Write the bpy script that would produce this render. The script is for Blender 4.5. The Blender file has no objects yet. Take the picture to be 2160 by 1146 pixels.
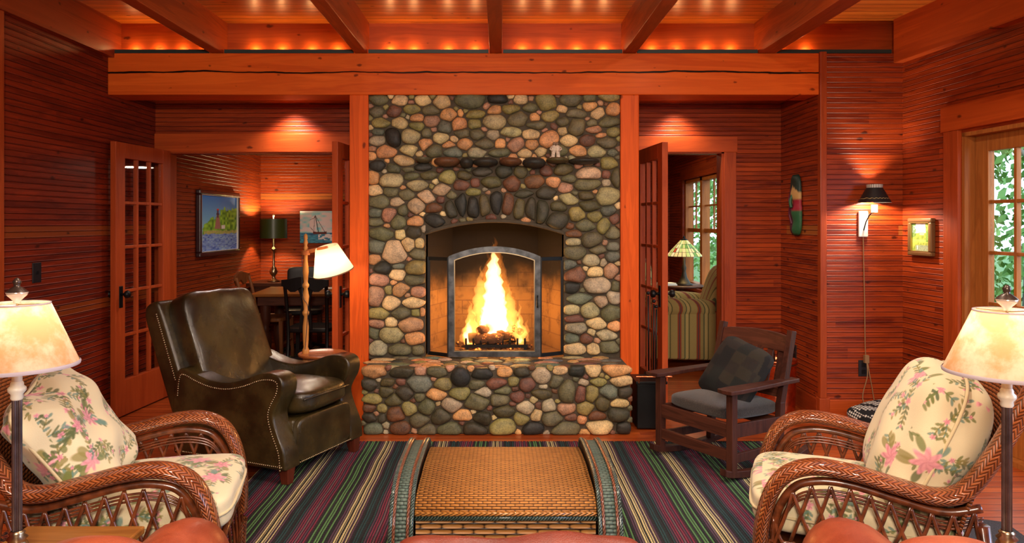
import bpy, math, random
import numpy as np
from mathutils import Vector, Matrix
PI = math.pi
C = bpy.context.scene.collection
S = bpy.context.scene

# ---------------------------------------------------------------- camera
F = 1550.0; VX = 1055.0; VY = 470.0; CH = 1.446
cam = bpy.data.cameras.new('camera'); co = bpy.data.objects.new('camera', cam); C.objects.link(co)
co.location = (0, 0, CH); co.rotation_euler = (PI/2, 0, 0)
cam.sensor_width = 36; cam.lens = F/2160*36
cam.shift_x = (1080-VX)/2160; cam.shift_y = -(573-VY)/2160
cam.clip_start = 0.05; cam.clip_end = 200
S.camera = co
S.view_settings.view_transform = 'Standard'; S.view_settings.look = 'None'
S.view_settings.gamma = 1; S.view_settings.use_curve_mapping = False
S.view_settings.exposure = 0.0

# ---------------------------------------------------------------- sky and lights
w = bpy.data.worlds.new('sky'); S.world = w; w.use_nodes = True
w.node_tree.nodes['Background'].inputs[0].default_value = (0.62, 0.83, 1.0, 1)
w.node_tree.nodes['Background'].inputs[1].default_value = 4.6

def light(name, kind, loc, power, col, size=0.05, rot=(0, 0, 0), spot=None, blend=0.5, sizey=None, spread=None):
    l = bpy.data.lights.new(name, kind); l.energy = power; l.color = col
    if kind == 'AREA':
        l.size = size
        if sizey: l.shape = 'RECTANGLE'; l.size_y = sizey
        else: l.shape = 'DISK'
        if spread: l.spread = spread
    else: l.shadow_soft_size = size
    if kind == 'SPOT': l.spot_size = spot; l.spot_blend = blend
    o = bpy.data.objects.new(name, l); C.objects.link(o); o.location = loc; o.rotation_euler = rot
    return o
WARM = (1.0, 0.83, 0.66)
for x, y, p in ((-1.0, 3.3, 22), (1.45, 3.3, 28), (-1.0, 1.3, 26), (1.45, 1.2, 34), (-0.5, 2.3, 26), (0.5, 2.3, 26)):
    light('overhead_fill', 'AREA', (x, y, 2.92), p, WARM, 0.16)  # warm fill discs added above the view, no fixtures modelled
# unseen area light added behind the camera to brighten front faces
light('camera_side_fill', 'AREA', (0.0, -0.9, 2.3), 150, (1.0, 0.84, 0.69), 0.9, (math.radians(66), 0, 0))
# blue area light added outside the unseen side window to strengthen daylight
light('side_window_fill', 'AREA', (4.35, 1.25, 1.75), 190, (0.42, 0.58, 1.0), 1.9, (0, math.radians(90), math.radians(4.3)), sizey=1.9)
# recessed spots in the passage soffits
light('soffit_spot', 'SPOT', (-1.72, 6.02, 2.42), 46, (1.0, 0.80, 0.74), 0.04, (math.radians(-6), 0, 0), math.radians(125), 0.8)
light('soffit_spot', 'SPOT', (1.46, 6.02, 2.42), 30, (1.0, 0.82, 0.64), 0.04, (math.radians(-6), 0, 0), math.radians(125), 0.8)

# ---------------------------------------------------------------- mesh helpers
def P(px, py, Y): return Vector(((px-VX)*Y/F, Y, CH-(py-VY)*Y/F))

class MB:
    def __init__(s): s.v = []; s.f = []; s.uv = []; s.col = []
    def add(s, vs, fs, uv=None, col=None):
        b = len(s.v); s.v += [tuple(p) for p in vs]; s.f += [tuple(i+b for i in f) for f in fs]
        s.uv += list(uv) if uv is not None else [(0, 0)]*len(vs)
        s.col += list(col) if (col is not None and not isinstance(col, tuple)) else [(col or (1, 1, 1))]*len(vs)
        return s
    def box(s, x0, x1, y0, y1, z0, z1, M=None, col=None):
        vs = [Vector(p) for p in ((x0,y0,z0),(x1,y0,z0),(x1,y1,z0),(x0,y1,z0),(x0,y0,z1),(x1,y0,z1),(x1,y1,z1),(x0,y1,z1))]
        if M is not None: vs = [M @ p for p in vs]
        return s.add(vs, [(0,3,2,1),(4,5,6,7),(0,1,5,4),(1,2,6,5),(2,3,7,6),(3,0,4,7)], col=col)
    def beam(s, a, b, w, h, up=(0, 0, 1), col=None, w2=None, h2=None):
        a, b = Vector(a), Vector(b); d = (b-a).normalized(); u = Vector(up)
        sd = d.cross(u).normalized(); u = sd.cross(d).normalized(); w2 = w if w2 is None else w2; h2 = h if h2 is None else h2
        vs = []
        for c, ww, hh in ((a, w, h), (b, w2, h2)):
            vs += [c-sd*ww/2-u*hh/2, c+sd*ww/2-u*hh/2, c+sd*ww/2+u*hh/2, c-sd*ww/2+u*hh/2]
        return s.add(vs, [(0,1,2,3)[::-1], (4,5,6,7), (0,1,5,4), (1,2,6,5), (2,3,7,6), (3,0,4,7)], col=col)
    def tube(s, path, r, n=8, up=None, ry=None, closed=False, cap=True, col=None):
        pts = [Vector(p) for p in path]; m = len(pts); L = 0; vs = []; uv = []; fs = []
        rr = r if hasattr(r, '__len__') else [r]*m; ryy = (ry if hasattr(ry, '__len__') else [ry]*m) if ry is not None else rr
        nrm = None; prev = None
        for i, p in enumerate(pts):
            if closed: t = pts[(i+1) % m]-pts[i-1]
            else: t = pts[min(i+1, m-1)]-pts[max(i-1, 0)]
            t = t.normalized() if t.length > 1e-9 else Vector((0, 0, 1))
            if up is not None:
                u = Vector(up[i]) if hasattr(up[0], '__len__') else Vector(up)
                nrm = (u-t*u.dot(t)).normalized()
            else:
                if nrm is None:
                    nrm = t.orthogonal().normalized()
                else: nrm = (nrm-t*nrm.dot(t)).normalized()
            bn = t.cross(nrm)
            if i: L += (p-pts[i-1]).length
            for k in range(n+1):
                a = 2*PI*k/n - PI
                vs.append(p + nrm*(math.cos(a)*ryy[i]) + bn*(math.sin(a)*rr[i])); uv.append((L, k/n))
        seg = m-1 if not closed else m
        for i in range(seg):
            j = (i+1) % m
            for k in range(n): fs.append((i*(n+1)+k, i*(n+1)+k+1, j*(n+1)+k+1, j*(n+1)+k))
        if cap and not closed:
            fs.append(tuple(range(n))[::-1]); fs.append(tuple((m-1)*(n+1)+k for k in range(n)))
        return s.add(vs, fs, uv, col)
    def lathe(s, prof, c=(0, 0, 0), n=24, M=None, flute=0, col=None):
        vs = []; fs = []; uv = []; c = Vector(c); L = 0
        for i, (r, z) in enumerate(prof):
            if i: L += math.hypot(r-prof[i-1][0], z-prof[i-1][1])
            for k in range(n+1):
                a = 2*PI*k/n; q = r*(1-(flute if k % 2 else 0))
                p = Vector((q*math.cos(a), q*math.sin(a), z)); p = (M @ p) if M is not None else p
                vs.append(p+c); uv.append((k/n, L))
        for i in range(len(prof)-1):
            for k in range(n): fs.append((i*(n+1)+k, i*(n+1)+k+1, (i+1)*(n+1)+k+1, (i+1)*(n+1)+k))
        return s.add(vs, fs, uv, col)
    def sph(s, c, r, n=10, sc=(1, 1, 1), col=None, M=None):
        prof = [(math.sin(PI*i/n)*r, -math.cos(PI*i/n)*r) for i in range(n+1)]
        D = Matrix.Diagonal(Vector(sc)); D = (M.to_3x3() @ D) if M is not None else D
        return s.lathe(prof, c, 2*n, D, col=col)
    def prism(s, poly, y0, y1, plane='XZ', col=None, M=None):
        def q(p, d):
            v = Vector((p[0], d, p[1])) if plane == 'XZ' else Vector((p[0], p[1], d)) if plane == 'XY' else Vector((d, p[0], p[1]))
            return M @ v if M is not None else v
        n = len(poly); vs = [q(p, y0) for p in poly]+[q(p, y1) for p in poly]
        fs = [tuple(range(n)), tuple(range(2*n-1, n-1, -1))]+[(i, (i+1) % n, n+(i+1) % n, n+i) for i in range(n)]
        return s.add(vs, fs, col=col)
    def build(s, name, mat, parent=None, smooth=False, bevel=0, sub=0, kind=None, seg=2, fixn=False):
        me = bpy.data.meshes.new(name); me.from_pydata(s.v, [], s.f)
        li = np.empty(len(me.loops), dtype=np.int32); me.loops.foreach_get('vertex_index', li)
        ul = me.uv_layers.new(name='UVMap'); ul.data.foreach_set('uv', np.array(s.uv, dtype=np.float32)[li].ravel())
        ca = me.color_attributes.new('Col', 'FLOAT_COLOR', 'POINT')
        cc = np.ones((len(s.v), 4), dtype=np.float32); cc[:, :3] = np.array(s.col, dtype=np.float32); ca.data.foreach_set('color', cc.ravel())
        me.materials.append(mat)
        if smooth: me.polygons.foreach_set('use_smooth', [True]*len(me.polygons))
        me.update()
        if fixn:
            import bmesh
            bm = bmesh.new(); bm.from_mesh(me); bmesh.ops.recalc_face_normals(bm, faces=bm.faces); bm.to_mesh(me); bm.free()
        o = bpy.data.objects.new(name, me); C.objects.link(o)
        if parent: o.parent = parent
        if bevel:
            b = o.modifiers.new('bevel', 'BEVEL'); b.width = bevel; b.segments = seg; b.limit_method = 'ANGLE'
        if sub:
            b = o.modifiers.new('sub', 'SUBSURF'); b.levels = sub; b.render_levels = sub
        if kind: o['kind'] = kind
        return o

def catmull(pts, n=8, closed=False):
    pts = [Vector(p) for p in pts]; m = len(pts); out = []
    for i in range(m if closed else m-1):
        if closed: p0, p1, p2, p3 = pts[i-1], pts[i], pts[(i+1) % m], pts[(i+2) % m]
        else: p0, p1, p2, p3 = pts[max(i-1, 0)], pts[i], pts[i+1], pts[min(i+2, m-1)]
        for k in range(n):
            t = k/n
            out.append(0.5*((2*p1)+(p2-p0)*t+(2*p0-5*p1+4*p2-p3)*t*t+(3*p1-p0-3*p2+p3)*t**3))
    if not closed: out.append(pts[-1])
    return out

def thing(name, label, cat, loc=(0, 0, 0), rotz=0, group=None):
    o = bpy.data.objects.new(name, None); C.objects.link(o); o.empty_display_size = 0.1
    o.location = loc; o.rotation_euler = (0, 0, rotz); o['label'] = label; o['category'] = cat
    if group: o['group'] = group
    return o
def tag(o, label, cat, group=None):
    o['label'] = label; o['category'] = cat
    if group: o['group'] = group
    return o
def struct(o): o['kind'] = 'structure'; return o
def copy_thing(o, loc, rotz, label):
    def cp(a, parent):
        c = a.copy(); C.objects.link(c); c.parent = parent
        for ch in list(a.children): cp(ch, c)
        return c
    r = cp(o, None); r.location = loc; r.rotation_euler = (0, 0, rotz); r['label'] = label
    return r

def cushion(sx, sy, sz, n=40, p=4.0, crown=0.0, pinch=0.0, colfn=None, wrinkle=0.0, seed=0, M=None):
    """rounded box / pillow: cube grid pushed to a p-norm ball, sized sx, sy, sz"""
    mb = MB(); t = np.linspace(-1, 1, n+1); U, V = np.meshgrid(t, t, indexing='ij')
    rng = np.random.RandomState(seed)
    kk = [(rng.uniform(6, 26, 3)*rng.choice([-1, 1], 3), rng.uniform(0, 6.28), rng.uniform(.4, 1)) for _ in range(7)]
    for ax in range(3):
        for sg in (-1, 1):
            q = np.zeros((n+1, n+1, 3)); q[..., ax] = sg; q[..., (ax+1) % 3] = U; q[..., (ax+2) % 3] = V
            nn = (np.abs(q)**p).sum(-1)**(1/p); g = q/nn[..., None]
            if crown:
                r2 = np.clip(g[..., 0]**2, 0, 1), np.clip(g[..., 1]**2, 0, 1)
                g[..., 2] *= (1-crown)+crown*(1-r2[0])*(1-r2[1])*1.25
            if pinch:
                e = pinch*(1-np.abs(g[..., 1])**2); e2 = pinch*(1-np.abs(g[..., 0])**2)
                gx = g[..., 0]*(1-e*np.abs(g[..., 0])**3); gy = g[..., 1]*(1-e2*np.abs(g[..., 1])**3)
                g[..., 0] = gx; g[..., 1] = gy
                g[..., 2] *= np.clip(1-0.85*np.maximum(np.abs(q[..., 0]/nn), np.abs(q[..., 1]/nn))**5, 0.1, 1)
            W = g*np.array([sx/2, sy/2, sz/2])
            if wrinkle:
                d = sum(a*np.sin((W*k).sum(-1)+ph+1.5*np.sin(W[..., 0]*11+W[..., 1]*7)) for k, ph, a in kk)
                W = W+g*(wrinkle*d/3)[..., None]
            col = None
            if colfn is not None:
                if ax == 2: cu, cv = W[..., 0], W[..., 1]
                elif ax == 0: cu, cv = W[..., 2]+1.0, W[..., 1]
                else: cu, cv = W[..., 0], W[..., 2]+1.0
                col = [tuple(c) for c in colfn(cu+ (0.37 if sg < 0 else 0), cv).reshape(-1, 3)]
            vs = [Vector(v) for v in W.reshape(-1, 3)]
            if M is not None: vs = [M @ v for v in vs]
            m = n+1; fs = []
            for i in range(n):
                for j in range(n):
                    f = (i*m+j, (i+1)*m+j, (i+1)*m+j+1, i*m+j+1)
                    fs.append(f if sg > 0 else f[::-1])
            mb.add(vs, fs, None, col)
    return mb
def weld(o, d=0.0004):
    import bmesh
    bm = bmesh.new(); bm.from_mesh(o.data); bmesh.ops.remove_doubles(bm, verts=bm.verts, dist=d); bm.to_mesh(o.data); bm.free()
    o.data.polygons.foreach_set('use_smooth', [True]*len(o.data.polygons)); return o

# ---------------------------------------------------------------- materials
def lin(r, g, b):
    f = lambda c: (c/255/12.92) if c/255 <= 0.04045 else ((c/255+0.055)/1.055)**2.4
    return (f(r), f(g), f(b))
class MT:
    def __init__(s, name):
        s.m = bpy.data.materials.new(name); s.m.use_nodes = True; s.t = s.m.node_tree
        s.b = s.t.nodes['Principled BSDF']; s.out = s.t.nodes['Material Output']
    def n(s, ty, **kw):
        nd = s.t.nodes.new(ty)
        for k, v in kw.items():
            if k.startswith('i_'): s.put(nd.inputs[int(k[2:]) if k[2:].isdigit() else k[2:].replace('_', ' ')], v)
            else: setattr(nd, k, v)
        return nd
    def put(s, sock, v):
        if hasattr(v, 'is_output'): s.t.links.new(v, sock)
        elif hasattr(v, 'outputs'): s.t.links.new(v.outputs[0], sock)
        elif isinstance(v, tuple) and len(v) == 3 and sock.type == 'RGBA': sock.default_value = (*v, 1)
        else: sock.default_value = v
    def ma(s, op, a, b=0.0, c=0.0, clamp=False):
        nd = s.t.nodes.new('ShaderNodeMath'); nd.operation = op; nd.use_clamp = clamp
        s.put(nd.inputs[0], a); s.put(nd.inputs[1], b); s.put(nd.inputs[2], c); return nd.outputs[0]
    def mix(s, f, a, b, mode='MIX'):
        nd = s.t.nodes.new('ShaderNodeMix'); nd.data_type = 'RGBA'; nd.blend_type = mode
        s.put(nd.inputs[0], f); s.put(nd.inputs[6], a); s.put(nd.inputs[7], b); return nd.outputs[2]
    def obj(s): return s.n('ShaderNodeTexCoord').outputs['Object']
    def xyz(s, v):
        nd = s.n('ShaderNodeSeparateXYZ'); s.put(nd.inputs[0], v); return nd.outputs
    def comb(s, x, y, z):
        nd = s.n('ShaderNodeCombineXYZ'); s.put(nd.inputs[0], x); s.put(nd.inputs[1], y); s.put(nd.inputs[2], z); return nd.outputs[0]
    def noise(s, vec, scale, detail=3, rough=0.5, dist=0):
        nd = s.n('ShaderNodeTexNoise'); s.put(nd.inputs['Vector'], vec); nd.inputs['Scale'].default_value = scale
        nd.inputs['Detail'].default_value = detail; nd.inputs['Roughness'].default_value = rough; nd.inputs['Distortion'].default_value = dist
        return nd.outputs['Fac']
    def ramp(s, f, stops):
        nd = s.n('ShaderNodeValToRGB'); s.put(nd.inputs[0], f); e = nd.color_ramp.elements
        while len(e) < len(stops): e.new(0.5)
        for i, (p, c) in enumerate(stops): e[i].position = p; e[i].color = (*c, 1)
        return nd.outputs[0]
    def sstep(s, x, a, b):
        nd = s.n('ShaderNodeMapRange'); nd.interpolation_type = 'SMOOTHSTEP'; s.put(nd.inputs[0], x)
        nd.inputs[1].default_value = a; nd.inputs[2].default_value = b; return nd.outputs[0]
    def bump(s, h, strength=0.5, dist=0.01):
        nd = s.n('ShaderNodeBump'); nd.inputs['Strength'].default_value = strength; nd.inputs['Distance'].default_value = dist
        s.put(nd.inputs['Height'], h); s.put(s.b.inputs['Normal'], nd.outputs[0]); return nd
    def set(s, **kw):
        for k, v in kw.items(): s.put(s.b.inputs[k.replace('_', ' ')], v)
        return s

def plain(name, col, rough=0.5, metal=0.0, noise=0.0, nscale=20, bump=0.0, coat=0.0, **kw):
    t = MT(name); t.set(Roughness=rough, Metallic=metal); t.b.inputs['Coat Weight'].default_value = coat
    v = t.obj(); nf = t.noise(v, nscale, 4)
    if noise:
        d = tuple(c*(1-noise) for c in col); l = tuple(min(1, c*(1+noise)) for c in col)
        t.set(Base_Color=t.mix(t.sstep(nf, 0.3, 0.7), d, l))
    else: t.set(Base_Color=col)
    if bump: t.bump(nf, bump, 0.005)
    for k, x in kw.items(): t.set(**{k: x})
    return t.m

def wood(name, dark, light, grain='X', bead=0, board=0, across='Z', rough=0.42, knots=True, odd=0.0, oddcol=(0.36, 0.11, 0.02), crack=None, coat=0.10, gs=1.0, beadb=0.6, spec=0.22, kf=1.0):
    t = MT(name); x, y, z = t.xyz(t.obj()); ax = {'X': x, 'Y': y, 'Z': z}
    g = ax[grain]; a = ax[across]; o = [k for k in 'XYZ' if k not in (grain, across)][0]; o = ax[o]
    rnd = 0.0; bo = None
    if board:
        bo = t.ma('FLOOR', t.ma('DIVIDE', a, board)); wn = t.n('ShaderNodeTexWhiteNoise', noise_dimensions='1D'); t.put(wn.inputs['W'], bo); rnd = wn.outputs['Value']
        # butt joints along each course
        g = t.ma('ADD', g, t.ma('MULTIPLY', rnd, 7.3))
        seg = t.ma('FLOOR', t.ma('DIVIDE', g, 3.1)); wn2 = t.n('ShaderNodeTexWhiteNoise', noise_dimensions='2D'); t.put(wn2.inputs['Vector'], t.comb(bo, seg, 0.0)); rnd2 = wn2.outputs['Value']
    else: rnd2 = 0.5
    vec = t.comb(t.ma('MULTIPLY', g, 1.1*gs), t.ma('ADD', t.ma('MULTIPLY', a, 16.0*gs), t.ma('MULTIPLY', rnd2, 31.0)), t.ma('MULTIPLY', o, 9.0*gs))
    n1 = t.noise(vec, 1.0, 5, 0.55, 0.6)
    fine = t.noise(t.comb(t.ma('MULTIPLY', g, 5.0), t.ma('MULTIPLY', a, 160.0), t.ma('MULTIPLY', o, 120.0)), 1.0, 3, 0.6)
    rings = t.ma('ADD', t.ma('MULTIPLY', t.ma('SINE', t.ma('MULTIPLY', n1, 42.0)), 0.5), 0.5)
    f = t.ma('ADD', t.ma('MULTIPLY', rings, 0.28), t.ma('ADD', t.ma('MULTIPLY', t.sstep(n1, 0.3, 0.72), 0.42), t.ma('MULTIPLY', fine, 0.3)))
    if board: f = t.ma('ADD', f, t.ma('MULTIPLY', t.ma('SUBTRACT', rnd2, 0.5), 0.36), clamp=True)
    col = t.mix(f, dark, light)
    if odd: col = t.mix(t.ma('MULTIPLY', t.ma('LESS_THAN', rnd2, odd), 0.8), col, oddcol)
    if knots:
        kv = t.n('ShaderNodeTexVoronoi', voronoi_dimensions='2D'); kw = t.ma('MULTIPLY', t.ma('SUBTRACT', t.noise(t.obj(), 38, 3), .5), .10); t.put(kv.inputs['Vector'], t.comb(t.ma('ADD', t.ma('MULTIPLY', g, 2.9*kf), kw), t.ma('ADD', t.ma('MULTIPLY', a, 5.5*kf), kw), 0.0)); kv.inputs['Scale'].default_value = 1.0
        kd = kv.outputs['Distance']; ks = t.xyz(kv.outputs['Color'])[0]
        rad = t.ma('MULTIPLY', t.ma('SUBTRACT', ks, 0.30), 0.10)
        k = t.ma('SUBTRACT', 1.0, t.sstep(t.ma('SUBTRACT', kd, rad), -0.03, 0.035), clamp=True)
        col = t.mix(t.ma('MULTIPLY', k, 0.82), col, tuple(c*0.22 for c in dark))
    h = t.ma('MULTIPLY', fine, 0.05)
    if bead:
        fr = t.ma('FRACT', t.ma('DIVIDE', a, bead)); d = t.ma('ABSOLUTE', t.ma('SUBTRACT', fr, 0.5))
        gr = t.sstep(d, 0.40, 0.48)                      # groove at each bead edge
        h = t.ma('SUBTRACT', h, gr); col = t.mix(t.ma('MULTIPLY', gr, 0.6), col, tuple(c*0.18 for c in dark))
        beadm = t.ma('SUBTRACT', 1.0, t.sstep(t.ma('ABSOLUTE', t.ma('SUBTRACT', fr, 0.16)), 0.0, 0.11), clamp=True)   # rounded bead beside the groove
        h = t.ma('ADD', h, t.ma('MULTIPLY', beadm, 0.55))
    elif board:
        fr = t.ma('FRACT', t.ma('DIVIDE', a, board)); d = t.ma('ABSOLUTE', t.ma('SUBTRACT', fr, 0.5))
        gr = t.sstep(d, 0.445, 0.475); h = t.ma('SUBTRACT', h, gr); col = t.mix(t.ma('MULTIPLY', gr, 0.75), col, tuple(c*0.12 for c in dark))
    if crack:
        wv = t.ma('ADD', t.ma('MULTIPLY', t.ma('SUBTRACT', t.noise(t.comb(ax[grain], 0.0, 0.0), 1.1, 4, 0.6), 0.5), 0.07), crack)
        d = t.ma('ABSOLUTE', t.ma('SUBTRACT', a, wv)); wd = t.ma('MULTIPLY', t.noise(t.comb(ax[grain], 5.0, 0.0), 2.5, 3), 0.012)
        ck = t.ma('SUBTRACT', 1.0, t.sstep(t.ma('SUBTRACT', d, wd), -0.003, 0.0015), clamp=True)
        h = t.ma('SUBTRACT', h, ck); col = t.mix(ck, col, (0.01, 0.004, 0.002))
    t.set(Base_Color=col, Roughness=t.ma('ADD', rough, t.ma('MULTIPLY', fine, 0.12)))
    spec_s = t.ma('ADD', spec, t.ma('MULTIPLY', beadm, 0.75)) if bead else spec
    t.b.inputs['Coat Weight'].default_value = coat*.6; t.b.inputs['Coat Roughness'].default_value = 0.22; t.put(t.b.inputs['Specular IOR Level'], spec_s)
    t.bump(h, beadb, 0.009)
    return t.m
DK = (0.12, 0.010, 0.002); LT = (0.47, 0.066, 0.009)
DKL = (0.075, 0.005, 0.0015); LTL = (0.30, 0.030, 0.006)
W_wall = wood('beadboard_along_x', DK, LT, 'X', 0.0375, 0.075, 'Z', odd=0.012)
W_wally = wood('beadboard_along_y', DK, LT, 'Y', 0.0375, 0.075, 'Z', odd=0.015)
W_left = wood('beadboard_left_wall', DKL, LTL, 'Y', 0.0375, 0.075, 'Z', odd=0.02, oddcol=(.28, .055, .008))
W_beam = wood('fir_beam_y', (0.19, 0.024, 0.004), (0.48, 0.078, 0.010), 'Y', across='Z', gs=0.7)
W_lintel = wood('fir_lintel', (0.55, 0.070, 0.008), (0.84, 0.155, 0.016), 'X', across='Z', kf=1.35, crack=2.552, gs=0.6, spec=.10, coat=.03)
W_post = wood('fir_post', (0.52, 0.066, 0.009), (0.86, 0.135, 0.016), 'Z', across='X', gs=0.7, knots=True, spec=.10, coat=.03)
W_trimx = wood('fir_trim_x', (0.32, 0.042, 0.006), (0.60, 0.100, 0.013), 'X', across='Z', gs=0.6)
W_trimz = wood('fir_trim_z', (0.24, 0.032, 0.005), (0.46, 0.075, 0.012), 'Z', across='X', knots=False)
W_trimy = wood('fir_trim_y', (0.17, 0.022, 0.004), (0.38, 0.058, 0.010), 'Y', across='Z', gs=0.6)
W_ceil = wood('ceiling_boards', (0.42, 0.085, 0.008), (0.88, 0.27, 0.030), 'X', 0, 0.088, 'Y', rough=0.30, coat=0.35, spec=.5)
W_floor = wood('floor_boards', (0.24, 0.032, 0.005), (0.55, 0.11, 0.018), 'X', 0, 0.082, 'Y', rough=0.30, knots=False, coat=0.35, beadb=0.3, spec=.4)
W_door = wood('door_fir', (0.30, 0.038, 0.007), (0.50, 0.085, 0.016), 'Z', across='X', knots=False, gs=0.6)
W_gold = wood('window_fir', (0.26, 0.075, 0.014), (0.48, 0.17, 0.035), 'Z', across='X', knots=False)
W_dark = wood('dark_oak', (0.030, 0.009, 0.005), (0.095, 0.030, 0.014), 'Z', across='X', knots=False, gs=1.4)
W_darkx = wood('dark_oak_x', (0.035, 0.010, 0.005), (0.13, 0.042, 0.018), 'X', across='Z', knots=False, gs=1.2)
W_maple = wood('honey_maple', (0.42, 0.16, 0.035), (0.62, 0.28, 0.07), 'Z', across='X', knots=False)
W_table = wood('walnut_top', (0.16, 0.055, 0.012), (0.34, 0.14, 0.03), 'X', across='Y', knots=False, rough=0.25)
IRON = plain('black_iron', (0.012, 0.012, 0.012), 0.45, 0.6)
STEEL = plain('grey_steel', (0.09, 0.095, 0.10), 0.42, 0.75, noise=0.5, nscale=14)
BRASS = plain('aged_brass', (0.45, 0.36, 0.22), 0.28, 1.0)
COPPER = plain('hammered_copper', (0.75, 0.27, 0.12), 0.25, 1.0, noise=0.2, nscale=30, bump=0.5)
BLACK = plain('black_plastic', (0.012, 0.012, 0.013), 0.4)
WHITE = plain('white_paint', (0.75, 0.73, 0.68), 0.4)
CREAM = plain('cream_enamel', (0.62, 0.60, 0.48), 0.35)
GREENCH = plain('green_channel', (0.012, 0.032, 0.028), 0.5)
def glassmat(name, col=(1, 1, 1), alpha=0.9):
    t = MT(name); nt = t.t
    tr = t.n('ShaderNodeBsdfTransparent'); tr.inputs[0].default_value = (*col, 1)
    gl = t.n('ShaderNodeBsdfGlossy'); gl.inputs['Roughness'].default_value = 0.02
    lw = t.n('ShaderNodeLayerWeight'); lw.inputs[0].default_value = .35
    mx = t.n('ShaderNodeMixShader'); t.put(mx.inputs[0], t.ma('ADD', .05, t.ma('MULTIPLY', t.ma('POWER', lw.outputs[1], 4.0), .6), clamp=True)); t.put(mx.inputs[1], tr.outputs[0]); t.put(mx.inputs[2], gl.outputs[0])
    t.put(t.out.inputs[0], mx.outputs[0]); return t.m
GLASS = glassmat('window_glass')
def emis(name, col, st):
    t = MT(name); t.set(Base_Color=col, Emission_Color=col, Emission_Strength=st); return t.m
BULB = emis('warm_bulb', (1.0, 0.62, 0.25), 14)
def shade(name, col, tr=0.6, rough=0.8, mottled=None):
    t = MT(name); v = t.obj()
    c = t.mix(t.sstep(t.noise(v, 9, 6, .65), 0.36, 0.62), col, mottled) if mottled else col
    d = t.n('ShaderNodeBsdfDiffuse'); t.put(d.inputs[0], c); tl = t.n('ShaderNodeBsdfTranslucent'); t.put(tl.inputs[0], c)
    mx = t.n('ShaderNodeMixShader'); mx.inputs[0].default_value = tr; t.put(mx.inputs[1], d.outputs[0]); t.put(mx.inputs[2], tl.outputs[0])
    t.put(t.out.inputs[0], mx.outputs[0]); return t.m
def leather(name, dark, light, rough=0.28, coat=0.4):
    t = MT(name); v = t.obj()
    t.set(Base_Color=t.mix(t.sstep(t.noise(v, 5, 5, 0.6), 0.3, 0.75), dark, light), Roughness=rough)
    t.b.inputs['Coat Weight'].default_value = coat; t.b.inputs['Coat Roughness'].default_value = 0.22
    vo = t.n('ShaderNodeTexVoronoi', feature='DISTANCE_TO_EDGE'); t.put(vo.inputs['Vector'], v); vo.inputs['Scale'].default_value = 170
    h = t.ma('ADD', t.ma('MULTIPLY', t.sstep(vo.outputs[0], 0, 0.2), 0.12), t.noise(v, 13, 3, 0.6, 1.2))
    t.bump(h, 0.22, 0.012); return t.m
def vcol(name, rough=0.85, bumpscale=0, bump=0.2, sheen=0.0, speckle=0.0):
    t = MT(name); a = t.n('ShaderNodeVertexColor'); a.layer_name = 'Col'; c = a.outputs[0]
    v = t.obj()
    if speckle:
        n = t.noise(v, 120, 3, 0.7); m = t.noise(v, 16, 5, 0.65)
        c = t.mix(1.0, c, t.ramp(t.ma('ADD', t.ma('MULTIPLY', n, 0.5), t.ma('MULTIPLY', m, 0.5)), [(0.36, (0.42,)*3), (0.5, (0.95,)*3), (0.64, (1.5, 1.45, 1.35))]), 'MULTIPLY')
    t.set(Base_Color=c, Roughness=rough); t.b.inputs['Sheen Weight'].default_value = sheen
    if bumpscale: t.bump(t.noise(v, bumpscale, 4, 0.6), bump, 0.01)
    return t.m
# ================================================================ THE ROOM SHELL
XL = -2.885; YB = 6.15; ZC = 2.938; YF = 5.40
struct(MB().box(-3.4, 4.4, -2.6, 11.2, -0.06, 0).build('floor', W_floor))
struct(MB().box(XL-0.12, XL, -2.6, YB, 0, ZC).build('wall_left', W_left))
struct(MB().box(-3.1, 3.8, -2.7, -2.6, 0, ZC).build('wall_rear', W_wall))
struct(MB().box(-3.1, 3.9, -2.7, 5.52, ZC, ZC+0.1).build('ceiling', W_ceil))
mb = MB()
mb.box(XL, -2.77, YB, YB+.12, 0, 2.6); mb.box(-2.77, -1.12, YB, YB+.12, 2.045, 2.6); mb.box(-1.12, 1.15, YB, YB+.12, 0, 2.6)
mb.box(1.15, 1.87, YB, YB+.12, 2.045, 2.6); mb.box(1.87, 2.35, YB, YB+.12, 0, 2.6)
struct(mb.build('wall_back', W_wall))
struct(MB().box(XL, 2.6, 5.66, 6.27, 2.45, 2.55).build('ceiling_passage', W_ceil))
struct(MB().box(2.35, 2.47, YF+.02, YB+.12, 0, 2.6).build('wall_niche', W_wally))
struct(MB().box(2.352, 3.2, YF, YF+.1, 0, 2.69).build('wall_front_right', W_wall))
# board above the lintel that closes the wall to the ceiling
struct(MB().box(XL, 3.2, 5.50, 5.60, 2.6, ZC).build('trim_1', W_trimx))
# right wall, turned a little; local x runs from the far corner towards the camera, local y points outside
RW = bpy.data.objects.new('wall_right', None); C.objects.link(RW); RW['kind'] = 'structure'
RA = math.atan2(-0.997, 0.0756); RW.location = (2.958, 5.40, 0); RW.rotation_euler = (0, 0, RA)
MR = Matrix.Translation((2.958, 5.40, 0)) @ Matrix.Rotation(RA, 4, 'Z')
mb = MB(); s0, s1, zt = 0.62, 2.42, 2.03
mb.box(-.1, s0, 0, .14, 0, ZC); mb.box(s0, s1, 0, .14, zt, ZC); mb.box(s1, 3.2, 0, .14, 0, ZC)
mb.box(3.2, 5.2, 0, .14, 0, .7); mb.box(3.2, 5.2, 0, .14, 2.03, ZC); mb.box(5.2, 8.2, 0, .14, 0, ZC)
W_wr = wood('beadboard_right_wall', DK, LT, 'X', 0.0375, 0.075, 'Z', odd=0.03)
mb.build('panelling', W_wr, RW)
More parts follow.
